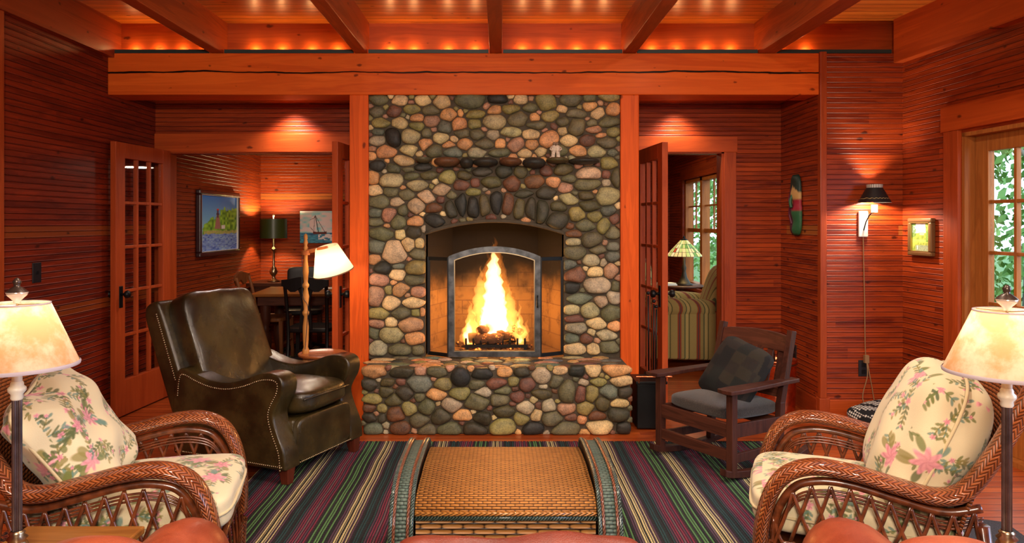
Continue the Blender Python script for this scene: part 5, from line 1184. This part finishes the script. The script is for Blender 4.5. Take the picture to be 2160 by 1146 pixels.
def sailboat(u, v):
    n = vnoise(u, v*2.2, 7, 4)[..., None]; n2 = vnoise(u, v*2, 16, 5)[..., None]; c = L_(90, 165, 180)*(1-n)+L_(205, 225, 225)*n; c = c*.8+.2*L_(110, 130, 150)*n2
    k = v < .32; m = vnoise(u, v*3, 14, 6)[..., None]; c[k] = (L_(14, 60, 96)*(1-m)+L_(60, 130, 150)*m)[k]
    k = (v < .28) & (v > .06) & (u > .55) & (n[..., 0]+n2[..., 0] > 1.0); c[k] = L_(190, 215, 215)
    k = (u > .28) & (u < .50) & (v > .34) & (v < .86) & (((u-.54)/.26)**2+((v-.55)/.34)**2 < 1) & (u < .30+.9*(1-abs(v-.55))*.3); c[k] = L_(226, 214, 200)
    for x0_, y0_, x1_, y1_, w_ in ((.46, .86, .56, .33, .012), (.44, .84, .42, .33, .006), (.47, .84, .74, .36, .007), (.30, .5, .44, .34, .006), (.47, .8, .30, .72, .006)):
        dx, dy = x1_-x0_, y1_-y0_; t = np.clip(((u-x0_)*dx+(v-y0_)*dy)/(dx*dx+dy*dy), 0, 1); k = np.hypot(u-x0_-t*dx, v-y0_-t*dy) < w_; c[k] = L_(24, 24, 30)
    k = (np.abs(u-.6) < .21-(v-.34)*0) & (v > .27+.25*(u-.6)**2) & (v < .34+.9*(u-.6)**2*.6); c[k] = L_(70, 32, 26); return c
def meadow(u, v):
    n = vnoise(u, v, 14, 7)[..., None]; n2 = vnoise(u, v, 30, 8)[..., None]; c = L_(180, 196, 205)*(1-n*.3)+L_(230, 225, 210)*n*.3
    k = v < .62+.05*n[..., 0]; c[k] = (L_(96, 130, 50)*(1-n)+L_(176, 190, 80)*n)[k]; k = (v < .42) & (v > .3); c[k] = (L_(150, 175, 60)*(1-n2)+L_(200, 200, 110)*n2)[k]
    k = (v < .22) & (u > .2); c[k] = (L_(110, 130, 110)*(1-n2)+L_(160, 175, 140)*n2)[k]
    k = (u > .74+.14*n[..., 0]*(1-v)) & (v > .34); c[k] = (L_(70, 120, 44)*(1-n2)+L_(150, 190, 80)*n2)[k]; k = (u < .22) & (v > .5) & (n2[..., 0] > .35); c[k] = L_(80, 120, 60)
    k = (np.abs(u-.55) < .13) & (np.abs(v-.62) < .05); c[k] = L_(196, 170, 150); k = (np.abs(u-.32) < .02) & (v < .2) & (v > .08); c[k] = L_(230, 230, 220); return c
FRD = plain('dark_plum_frame', (.035, .012, .016), .35, coat=.3); FRG = plain('antique_gold_frame', (.20, .11, .04), .4, .4); GOLD = plain('gold_fillet', (.5, .36, .12), .35, .8)
sx_ = .33; # small landscape on the right wall
painting('framed_landscape', 'small framed green meadow landscape on the right wall beside the garden door', MR @ Matrix.Translation((.235, 0, 1.345)) @ Matrix.Rotation(0, 4, 'Z'), .20, .205, lambda u, v: meadow(1-u*0-(1-u), v), FRG, .030, .035, 60, GOLD)
painting('framed_seascape', 'dark-framed painting of a lighthouse on an island, on the study wall', Matrix.Translation((-2.898, 7.52, 1.44)) @ Matrix.Rotation(PI/2, 4, 'Z'), .98, .56, lighthouse, FRD, .045, .05, 130, WHITE)
painting('sailboat_canvas', 'unframed canvas painting of a sailboat on the back wall of the study', Matrix.Translation(((668-VX)*8.88/F, 8.895, CH-9*8.88/F)), .40, .385, sailboat, None, fd=.04)
# wall mask in the niche
mk = thing('wall_mask', 'long carved wall mask in green, cream and dark red hung in the niche', 'mask', (2.35, 5.80, 1.585), 0)
def mask_mesh():
    n, k = 26, 14; vs = []; col = []; fs = []
    for i in range(n+1):
        z = -.235+.47*i/n; s_ = 1-abs((z-.0)/.245)**5; w_ = .088*max(s_, .02)**.5+(.010 if z < 0 else -.004*z)
        for j in range(k+1):
            v = -1+2*j/k; d = .035*max(0, 1-v*v)**.5*max(s_, 0)**.4+.008*math.sin(i*.8)*(1-abs(v)); y = v*w_
            vs.append((-d-.006, y, z))
            c = lin(20, 46, 36) if z > .15-.5*abs(v)*.1 else (lin(190, 150, 90) if v < .1 and z > .0 else lin(70, 22, 44))
            if z < 0: c = lin(40, 96, 60) if v < -.1 else lin(66, 24, 46)
            if abs(z) < .04 and v < 0: c = lin(150, 30, 50)
            col.append(c)
    for i in range(n):
        for j in range(k): a = i*(k+1)+j; fs.append((a, a+1, a+k+2, a+k+1))
    return MB().add(vs, fs, None, col)
o = mask_mesh().build('face', vcol('painted_mask', .55, 60, .2), mk, smooth=True); s_ = o.modifiers.new('solid', 'SOLIDIFY'); s_.thickness = .008
m = MB(); pm = plain('mask_paint', lin(92, 30, 52), .5)
m.tube(catmull([(-.040, .02, .11), (-.05, .045, .05), (-.052, .02, .0), (-.048, .045, -.07), (-.04, .02, -.15)], 6), .010, 8); m.build('carved_ridge', pm, mk, smooth=True)
MB().tube(catmull([(-.045, -.01, .08), (-.062, -.005, .03), (-.058, -.015, -.02)], 6), .012, 8).build('nose', plain('mask_nose', lin(40, 90, 60), .5), mk, smooth=True)
MB().sph((-.042, -.03, -.07), .014, 6, (.6, 1, .6)).build('mouth', plain('mask_mouth', lin(150, 30, 50), .5), mk, smooth=True)
# copper bin with kindling
cb = thing('copper_bin', 'hammered copper bin of kindling in the niche behind the rocking chair', 'bin', (2.13, 5.66, 0))
MB().lathe([(.001, .004), (.128, .004), (.134, .02), (.138, .15), (.142, .37), (.150, .385), (.150, .40), (.140, .40), (.134, .36), (.130, .02)], n=36).build('vessel', COPPER, cb, smooth=True); vs_ = cb.children[0]
MB().tube([(.146*math.cos(a), .146*math.sin(a), .368) for a in np.linspace(0, 2*PI, 33)[:-1]], .006, 6, closed=True).build('rim_band', plain('dark_copper', (.18, .07, .04), .4, .9), vs_, smooth=True)
r5 = random.Random(5)
for k in range(7):
    a = r5.uniform(0, 6.28); x, y = .06*math.cos(a), .06*math.sin(a); o = MB().beam((2.13+x*.5, 5.66+y*.5, .05), (2.13+x*1.35, 5.66+y*1.35, .43+r5.uniform(0, .05)), .035, .03).build('kindling_stick', BARK if False else W_dark, bevel=.004)
    tag(o, 'rough stick of kindling standing in the copper bin', 'firewood', 'kindling in the copper bin')
# floor pillow by the baseboard
def dots(u, v):
    i = np.floor(u/.018); j = np.floor(v/.018); d = np.hypot(u/.018-i-.5, v/.018-j-.5); c = np.where(((d < .38) & (np.sin(i*.9+j*.6) > -.3))[..., None], L_(210, 206, 196), L_(16, 16, 20)); return c
m = cushion(.40, .34, .15, 90, 3.2, pinch=.10, colfn=dots, wrinkle=.004, seed=9); o = weld(m.build('floor_pillow', vcol('dotted_cloth', .9, 200, .2)))
o.location = (2.66, 5.16, .088); o.rotation_euler = (math.radians(10), math.radians(-6), math.radians(20)); tag(o, 'black and white dotted pillow lying on the floor by the right front wall', 'pillow')
# fireside box, tools and copper rail between the hearth and the right post
bxk = thing('log_box', 'black iron log box on the floor between the hearth and the rocking chair', 'box', (1.045, 5.26, 0))
MB().box(-.09, .11, -.14, .10, .01, .32).build('box_body', IRON, bxk, bevel=.006); MB().box(-.10, .12, -.15, .11, .32, .34).build('box_lid', IRON, bxk, bevel=.004)
MB().tube([(-.10, -.155, .375), (.15, -.155, .375)], .006, 8).box(-.085, -.075, -.155, -.145, .33, .38).box(.10, .11, -.155, -.145, .33, .38).build('copper_rail', COPPER, bxk)
ft = thing('fireplace_tools', 'black iron poker set standing beside the right post of the fireplace', 'fireplace tools', (1.11, 5.33, 0))
MB().lathe([(.001, 0), (.055, 0), (.055, .345), (.03, .352), (.01, .36)], (0, .06, 0), n=20).build('stand', IRON, ft, smooth=True)
for dx, h in ((-.02, .96), (.015, .90), (.03, .86)): MB().tube([(dx, .06, .35), (dx*1.2, .06, h-.05)], .006, 8).sph((dx*1.2, .06, h-.03), .014, 6).build('poker', IRON, ft, smooth=True)

# ================================================================ STUDY BEHIND THE LEFT OPENING
W_st = wood('study_boards_x', (.13, .012, .003), (.42, .070, .012), 'X', 0.0375, 0.075, 'Z', odd=.04); W_sty = wood('study_boards_y', (.13, .012, .003), (.42, .070, .012), 'Y', 0.0375, 0.075, 'Z', odd=.04)
struct(MB().box(-3.0, -2.90, 6.27, 9.0, 0, 2.6).build('wall_study_left', W_sty))
struct(MB().box(-3.0, -.5, 8.90, 9.0, 0, 2.6).build('wall_study_back', W_st))
struct(MB().box(-.6, -.5, 6.27, 8.9, 0, 2.6).build('wall_study_right', W_sty))
struct(MB().box(-3.0, -.5, 6.27, 9.0, 2.55, 2.65).build('ceiling_study', W_ceil))
o = MB().box(-2.45, -.8, 6.5, 8.6, .002, .010).build('study_rug', RUG); tag(o, 'striped rag rug under the table in the study', 'rug')
o.location = (0, 0, 0)
SHG = MT('green_shade'); SHG.set(Base_Color=(.045, .065, .014), Roughness=.35)
sl = thing('study_lamp', 'brass lamp with a dark green drum shade in the corner of the study', 'lamp', ((577-VX)*8.55/F, 8.55, .76))
MB().lathe([(.001, 0), (.07, 0), (.07, .012), (.03, .03), (.018, .06), (.035, .085), (.05, .115), (.035, .15), (.016, .18), (.013, .26), (.018, .34), (.030, .365), (.045, .375), (.02, .39), (.012, .41), (.010, .50)], n=24).build('base', BRASS, sl, smooth=True)
MB().lathe([(.155, .505), (.152, .73)], n=48).build('lamp_shade', SHG.m, sl, smooth=True)
MB().lathe([(.001, .79), (.012, .78), (.014, .765), (.006, .75), (.004, .70)], n=12).build('finial', FIN, sl, smooth=True)
MB().tube([(0, 0, .5), (0, 0, .76)], .003, 6).tube([(-.152, 0, .725), (.152, 0, .725)], .002, 5).build('stem', BRASS, sl)
MB().sph((0, 0, .60), .03, 8).build('light_bulb', BULB, sl, smooth=True)
light('study_lamp_light', 'POINT', (sl.location.x, 8.55, .76+.665), 44, (1, .66, .34), .03)
light('study_fill_light', 'AREA', (-1.7, 7.2, 2.0), 9, (1, .8, .6), .3)  # area light placed low in the study to brighten it, no fixture
# desk under the lamp (dark)
dk = thing('side_desk', 'dark side desk in the corner of the study holding the green-shaded lamp', 'desk', (-2.52, 8.60, 0))
MB().box(-.36, .40, -.28, .28, .72, .76).build('desk_top', W_darkx, dk, bevel=.004); MB().box(-.32, .36, -.25, .26, .60, .72).build('drawer_case', W_darkx, dk)
for sx in (-.31, .35):
    for sy in (-.23, .24): MB().box(sx-.025, sx+.025, sy-.025, sy+.025, 0, .6).build('leg', W_dark, dk)
# dining table, turned a little
tb = thing('study_table', 'brown oak table with thick turned legs in the study', 'table', (-1.85, 7.62, 0), math.radians(4))
MB().box(-.62, .75, -.42, .42, .72, .75).build('table_top', W_table, tb, bevel=.006); MB().box(-.56, .69, -.36, .36, .63, .72).build('apron', W_darkx, tb)
tl = [(.02, .0), (.035, .01), (.045, .04), (.028, .07), (.034, .09), (.05, .16), (.062, .26), (.055, .33), (.034, .37), (.048, .39), (.034, .41), (.045, .45), (.05, .50), (.05, .64)]
for sx in (-.50, .63):
    for sy in (-.30, .30): MB().lathe(tl, (sx, sy, 0), 20).build('leg', W_dark, tb, smooth=True)
PAPER = plain('paper', (.72, .68, .58), .8)
for (x, y, a, l) in ((-1.93, 7.75, .35, 'white sheet of paper on the left part of the study table'), (-1.42, 7.70, -.1, 'white sheet of paper on the right part of the study table')):
    o = MB().box(-.16, .16, -.10, .10, 0, .002).build('paper_sheet', PAPER); o.location = (x, y, .7515); o.rotation_euler = (0, 0, a); tag(o, l, 'paper')
def side_chair(loc, rot, label, mt, splat=True, h=.98):
    t = thing('study_chair', label, 'chair', loc, rot)          # faces local +X
    for sy in (-1, 1):
        MB().beam((.19, sy*.19, .44), (.20, sy*.20, 0), .038, .038, up=(1, 0, 0), w2=.028, h2=.028).build('leg', mt, t)
        m = MB(); m.tube(catmull([(-.26, sy*.18, 0), (-.20, sy*.18, .25), (-.19, sy*.18, .45), (-.22, sy*.185, .70), (-.27, sy*.19, h-.04)], 5), .017, 8); m.build('back_post', mt, t, smooth=True)
    m = cushion(.42, .42, .05, 14, 6, M=Matrix.Translation((0, 0, .45))); weld(m.build('seat', mt, t))
    m = MB(); n = 10; vs = []
    for k in range(n+1):
        y = -.215+.43*k/n; z1 = h+.015*math.cos((k/n-.5)*2*PI); z0_ = h-.10+.03*math.cos((k/n-.5)*4*PI)
        for z, dx in ((z0_, 0), (z0_, -.022), (z1, -.022), (z1, 0)): vs.append((-.265+dx-.02*(1-(2*k/n-1)**2), y, z))
    fs = [(k*4+j, (k+1)*4+j, (k+1)*4+(j+1) % 4, k*4+(j+1) % 4) for k in range(n) for j in range(4)]+[(0, 1, 2, 3), (n*4+3, n*4+2, n*4+1, n*4)]
    m.add(vs, fs).build('crest_rail', mt, t, fixn=True, bevel=.003)
    if splat: MB().prism([(-.06, .47), (.06, .47), (.05, .60), (.035, .70), (.055, .80), (.09, .88), (.085, .92), (-.085, .92), (-.09, .88), (-.055, .80), (-.035, .70), (-.05, .60)], -.262, -.238, plane='YZ').build('back_splat', mt, t, fixn=True)
    for x9, y9 in ((.19, .19), (-.22, .18)): MB().beam((x9, -y9, .20), (x9, y9, .20), .02, .02).build('stretcher', mt, t)
    return t
side_chair((-1.78, 6.98, 0), math.radians(90), 'black wooden chair with a solid splat at the front of the study table', IRON, h=.94)
W_mid = wood('mid_oak', (.12, .035, .010), (.30, .11, .035), 'Z', across='X', knots=False)
side_chair((-2.43, 7.70, 0), math.radians(0), 'brown wooden chair at the left end of the study table', W_mid, splat=False, h=.92)
t = thing('office_chair', 'chair with a broad black padded back at the far side of the study table', 'chair', (-2.22, 8.34, 0), math.radians(-80))
m = cushion(.05, .42, .27, 20, 6, M=Matrix.Translation((-.20, 0, .80))); weld(m.build('backrest', BLACK, t)); m = cushion(.42, .42, .07, 16, 6, M=Matrix.Translation((0, 0, .45))); weld(m.build('seat', BLACK, t))
MB().beam((-.21, 0, .45), (-.215, 0, .75), .05, .02).build('back_bar', IRON, t)
MB().tube([(0, 0, .08), (0, 0, .43)], .025, 10).build('column', IRON, t)
for k in range(4): a = k*PI/2+.4; MB().tube([(0, 0, .09), (.24*math.cos(a), .24*math.sin(a), .03)], .018, 6).build('foot', IRON, t)

# ================================================================ SITTING ROOM BEHIND THE RIGHT OPENING
struct(MB().box(.5, 2.6, 10.85, 10.95, 0, 2.6).build('wall_den_back', W_wall))
struct(MB().box(.5, .6, 6.27, 10.85, 0, 2.6).build('wall_den_left', W_wally))
m = MB(); wx = 2.5; wy0, wy1, wz0, wz1 = 7.55, 9.95, .62, 2.02
m.box(wx, wx+.12, 6.27, wy0, 0, 2.6).box(wx, wx+.12, wy1, 10.95, 0, 2.6).box(wx, wx+.12, wy0, wy1, 0, wz0).box(wx, wx+.12, wy0, wy1, wz1, 2.6); struct(m.build('wall_den_right', W_wally))
struct(MB().box(.5, 2.62, 6.27, 10.95, 2.55, 2.65).build('ceiling_den', W_ceil))
light('den_ceiling_light', 'AREA', (1.5, 8.6, 2.5), 12, (1, .72, .46), .3)
wn = bpy.data.objects.new('window_2', None); C.objects.link(wn); wn['kind'] = 'structure'; wn.location = (wx, 0, 0)
MB().box(-.03, 0, wy0-.12, wy1+.13, wz1, wz1+.15).box(-.03, 0, wy1, wy1+.11, wz0-.1, wz1).box(-.03, 0, wy0-.11, wy0, wz0-.1, wz1).box(-.05, .0, wy0-.12, wy1+.12, wz0-.04, wz0).build('casing', W_trimy, wn, bevel=.003)
nw = 3; ww = (wy1-wy0)/nw
for i in range(nw):
    a = wy0+ww*i; b = a+ww; m = MB(); m.box(.0, .10, a, a+.05, wz0, wz1).box(.0, .10, b-.05, b, wz0, wz1).box(.0, .10, a, b, wz0, wz0+.05).box(.0, .10, a, b, wz1-.05, wz1)
    zm = wz0+(wz1-wz0)*.52
    m.box(.03, .07, a, b, zm-.025, zm+.025).box(.04, .06, (a+b)/2-.01, (a+b)/2+.01, zm, wz1).box(.04, .06, a, b, zm+.30, zm+.32); m.build('sash', W_gold, wn, bevel=.002)
    MB().box(.048, .052, a+.05, b-.05, wz0+.05, wz1-.05).build('glass_pane', GLASS, wn)
def plaid():
    t = MT('striped_upholstery'); x, y, z = t.xyz(t.obj()); ph = t.ma('FRACT', t.ma('MULTIPLY', t.ma('ADD', x, y), 5.5))
    r = t.n('ShaderNodeValToRGB'); r.color_ramp.interpolation = 'CONSTANT'; t.put(r.inputs[0], ph); e = r.color_ramp.elements
    st = [(0, lin(180, 160, 96)), (.16, lin(110, 104, 62)), (.22, lin(200, 178, 112)), (.38, lin(96, 106, 74)), (.44, lin(176, 156, 94)), (.6, lin(160, 72, 44)), (.68, lin(66, 76, 84)), (.72, lin(160, 72, 44)), (.8, lin(180, 160, 96))]
    while len(e) < len(st): e.new(.5)
    for i, (p_, c) in enumerate(st): e[i].position = p_; e[i].color = (*c, 1)
    n = t.noise(t.obj(), 260, 2); t.set(Base_Color=t.mix(t.ma('MULTIPLY', n, .35), r.outputs[0], (.05, .045, .03)), Roughness=.95); t.bump(n, .3, .003); return t.m
PLAID = plaid()
def club_chair(loc, rot, label):
    t = thing('upholstered_armchair', label, 'armchair', loc, rot, 'striped armchairs in the sitting room')    # faces +X
    m = cushion(.80, .84, .34, 24, 7, M=Matrix.Translation((0, 0, .24))); weld(m.build('base', PLAID, t))
    for sy in (-1, 1):
        m = MB(); m.tube(catmull([(-.30, sy*.36, .58), (0, sy*.37, .60), (.30, sy*.38, .585), (.385, sy*.38, .57)], 5), [.10]*15+[.085], 18, up=(0, 0, 1)); m.build('arm', PLAID, t, smooth=True)
        MB().box(-.36, .39, sy*.38-.075, sy*.38+.075, .10, .58).build('arm_panel', PLAID, t, bevel=.02, smooth=True)
    m = cushion(.56, .56, .17, 24, 5, crown=.3, M=Matrix.Translation((.08, 0, .47))); weld(m.build('seat_cushion', PLAID, t))
    m = cushion(.24, .80, .70, 30, 3.4, M=Matrix.Translation((-.37, 0, .66)) @ Matrix.Rotation(math.radians(-16), 4, 'Y')); weld(m.build('backrest', PLAID, t))
    for sx in (-1, 1):
        for sy in (-1, 1): MB().box(sx*.33-.025, sx*.33+.025, sy*.36-.025, sy*.36+.025, 0, .09).build('foot', W_dark, t)
    return t
c1 = club_chair((1.86, 7.66, 0), math.radians(172), 'striped upholstered armchair seen side-on through the right doorway, back to the window')
c2 = copy_thing(c1, (1.62, 9.75, 0), math.radians(-100), 'striped upholstered armchair at the far end of the sitting room, behind the glass door')
tt = thing('lamp_table', 'dark side table with a stained-glass lamp in the sitting room', 'table', (2.10, 8.60, 0))
MB().lathe([(.001, .695), (.27, .695), (.28, .705), (.28, .715), (.27, .72), (.001, .72)], n=40).build('table_top', W_darkx, tt, smooth=True)
MB().lathe([(.03, .10), (.045, .2), (.025, .3), (.04, .45), (.025, .6), (.06, .695)], n=20).build('pedestal', W_dark, tt, smooth=True)
for k in range(3): a = k*2*PI/3+.5; MB().tube(catmull([(0, 0, .16), (.14*math.cos(a), .14*math.sin(a), .10), (.26*math.cos(a), .26*math.sin(a), .015)], 5), .018, 8).build('foot', W_dark, tt, smooth=True)
def stained():
    t = MT('stained_glass'); uv = t.xyz(t.n('ShaderNodeUVMap').outputs[0]); u, v = uv[0], uv[1]; U = t.ma('MULTIPLY', u, 26.0); V = t.ma('MULTIPLY', v, 16.0)
    wn_ = t.n('ShaderNodeTexWhiteNoise', noise_dimensions='2D'); t.put(wn_.inputs['Vector'], t.comb(t.ma('FLOOR', U), t.ma('FLOOR', V), 0.0))
    r = t.n('ShaderNodeValToRGB'); r.color_ramp.interpolation = 'CONSTANT'; t.put(r.inputs[0], wn_.outputs[0]); e = r.color_ramp.elements
    st = [(0, lin(225, 200, 130)), (.35, lin(190, 195, 110)), (.6, lin(110, 150, 70)), (.8, lin(190, 70, 40)), (.9, lin(235, 215, 160))]
    while len(e) < len(st): e.new(.5)
    for i, (p_, c) in enumerate(st): e[i].position = p_; e[i].color = (*c, 1)
    lead = t.ma('MAXIMUM', t.ma('GREATER_THAN', t.ma('ABSOLUTE', t.ma('SUBTRACT', t.ma('FRACT', U), .5)), .43), t.ma('GREATER_THAN', t.ma('ABSOLUTE', t.ma('SUBTRACT', t.ma('FRACT', V), .5)), .46))
    c = t.mix(lead, r.outputs[0], (.02, .02, .015)); t.set(Base_Color=c, Emission_Color=c, Emission_Strength=.75, Roughness=.3); return t.m
gl = thing('stained_glass_lamp', 'stained-glass lamp with a conical striped shade on the sitting room side table', 'lamp', (2.14, 8.55, .721))
MB().lathe([(.001, 0), (.10, 0), (.10, .012), (.07, .03), (.035, .09), (.02, .16), (.028, .20), (.015, .24), (.012, .34)], n=24).build('base', plain('bronze', (.05, .04, .03), .4, .7), gl, smooth=True)
MB().lathe([(.205, .335), (.20, .350), (.04, .525)], n=48).build('lamp_shade', stained(), gl, smooth=True)
MB().lathe([(.045, .522), (.03, .535), (.012, .54), (.016, .555), (.001, .575)], n=16).build('finial', IRON, gl, smooth=True)
MB().tube([(0, 0, .33), (0, 0, .53)], .004, 6).build('stem', IRON, gl)
light('stained_lamp_light', 'POINT', (2.14, 8.55, 1.12), 5, (1, .75, .45), .03)
o = MB().box(-.10, .10, -.07, .07, 0, .015).box(-.09, .09, -.065, .065, .015, .028).build('magazine_stack', PAPER); o.location = (1.93, 8.52, .721); o.rotation_euler = (0, 0, .2); tag(o, 'small stack of pale papers on the sitting room side table', 'papers')
STP = PLAID
m = cushion(.36, .36, .14, 24, 3.2, pinch=.1); o = weld(m.build('throw_pillow', PLAID)); o.location = (1.70, 7.62, .665); o.rotation_euler = (math.radians(12), math.radians(35), .1); tag(o, 'striped pillow lying on the near armchair of the sitting room', 'pillow')

# ================================================================ OUTDOORS
def grass():
    t = MT('grass'); v = t.obj(); t.set(Base_Color=t.mix(t.noise(v, 3, 5), (.03, .10, .02), (.10, .18, .04)), Roughness=.95); return t.m
g = MB().box(3.6, 40, -12, 45, -.35, -.30).build('lawn', grass()); g['kind'] = 'structure'
LEAF = MT('leaves'); LEAF.set(Base_Color=LEAF.mix(LEAF.noise(LEAF.obj(), 2.5, 4), (.04, .15, .02), (.20, .38, .08)), Roughness=.7)
BK = plain('tree_bark', (.20, .19, .16), .95, noise=.5, nscale=8, bump=.8)
def tree(x, y, h, r, seed, label, trunk=.14):
    rt = random.Random(seed); t = thing('tree', label, 'tree', (x, y, -.3))
    m = MB(); m.tube(catmull([(0, 0, 0), (.05, .03, h*.35), (-.04, .02, h*.7), (0, 0, h)], 5), [trunk*(1-.6*k/15) for k in range(16)], 10)
    for k in range(6): a = rt.uniform(0, 6.28); z = h*rt.uniform(.4, .8); m.tube([(0, 0, z), (r*.6*math.cos(a), r*.6*math.sin(a), z+r*.4)], [.05, .015], 6)
    m.build('trunk', BK, t, smooth=True)
    m = MB(); N = 4200
    cl = [(rt.gauss(0, r*.42), rt.gauss(0, r*.42), h*rt.uniform(.12, 1.05)) for _ in range(34)]
    vs = []; fs = []
    for k in range(N):
        c = cl[k % 34]; p = Vector((c[0]+rt.gauss(0, r*.17), c[1]+rt.gauss(0, r*.17), c[2]+rt.gauss(0, r*.15))); s_ = rt.uniform(.05, .10)
        a = Vector((rt.gauss(0, 1), rt.gauss(0, 1), rt.gauss(0, 1))).normalized(); b = a.orthogonal().normalized(); c2 = a.cross(b)
        n0 = len(vs); vs += [p-b*s_, p+c2*s_*.5, p+b*s_, p-c2*s_*.5]; fs.append((n0, n0+1, n0+2, n0+3))
    m.add(vs, fs); m.build('foliage', LEAF.m, t)
tree(5.7, 9.6, 5.0, 1.7, 1, 'leafy green tree with a pale trunk seen through the left column of garden door panes', .20)
tree(7.4, 10.2, 5.4, 2.0, 2, 'leafy green tree behind the first one, seen through the garden door', .15)
tree(8.6, 15.5, 6.4, 2.6, 3, 'larger green tree farther off in the garden', .2)
tree(5.6, 16.5, 5.5, 2.2, 4, 'green tree seen through the sitting room window', .18)
tree(4.6, 13.6, 5.0, 1.7, 5, 'green tree close outside the sitting room window', .14)
bpy.context.view_layer.update()
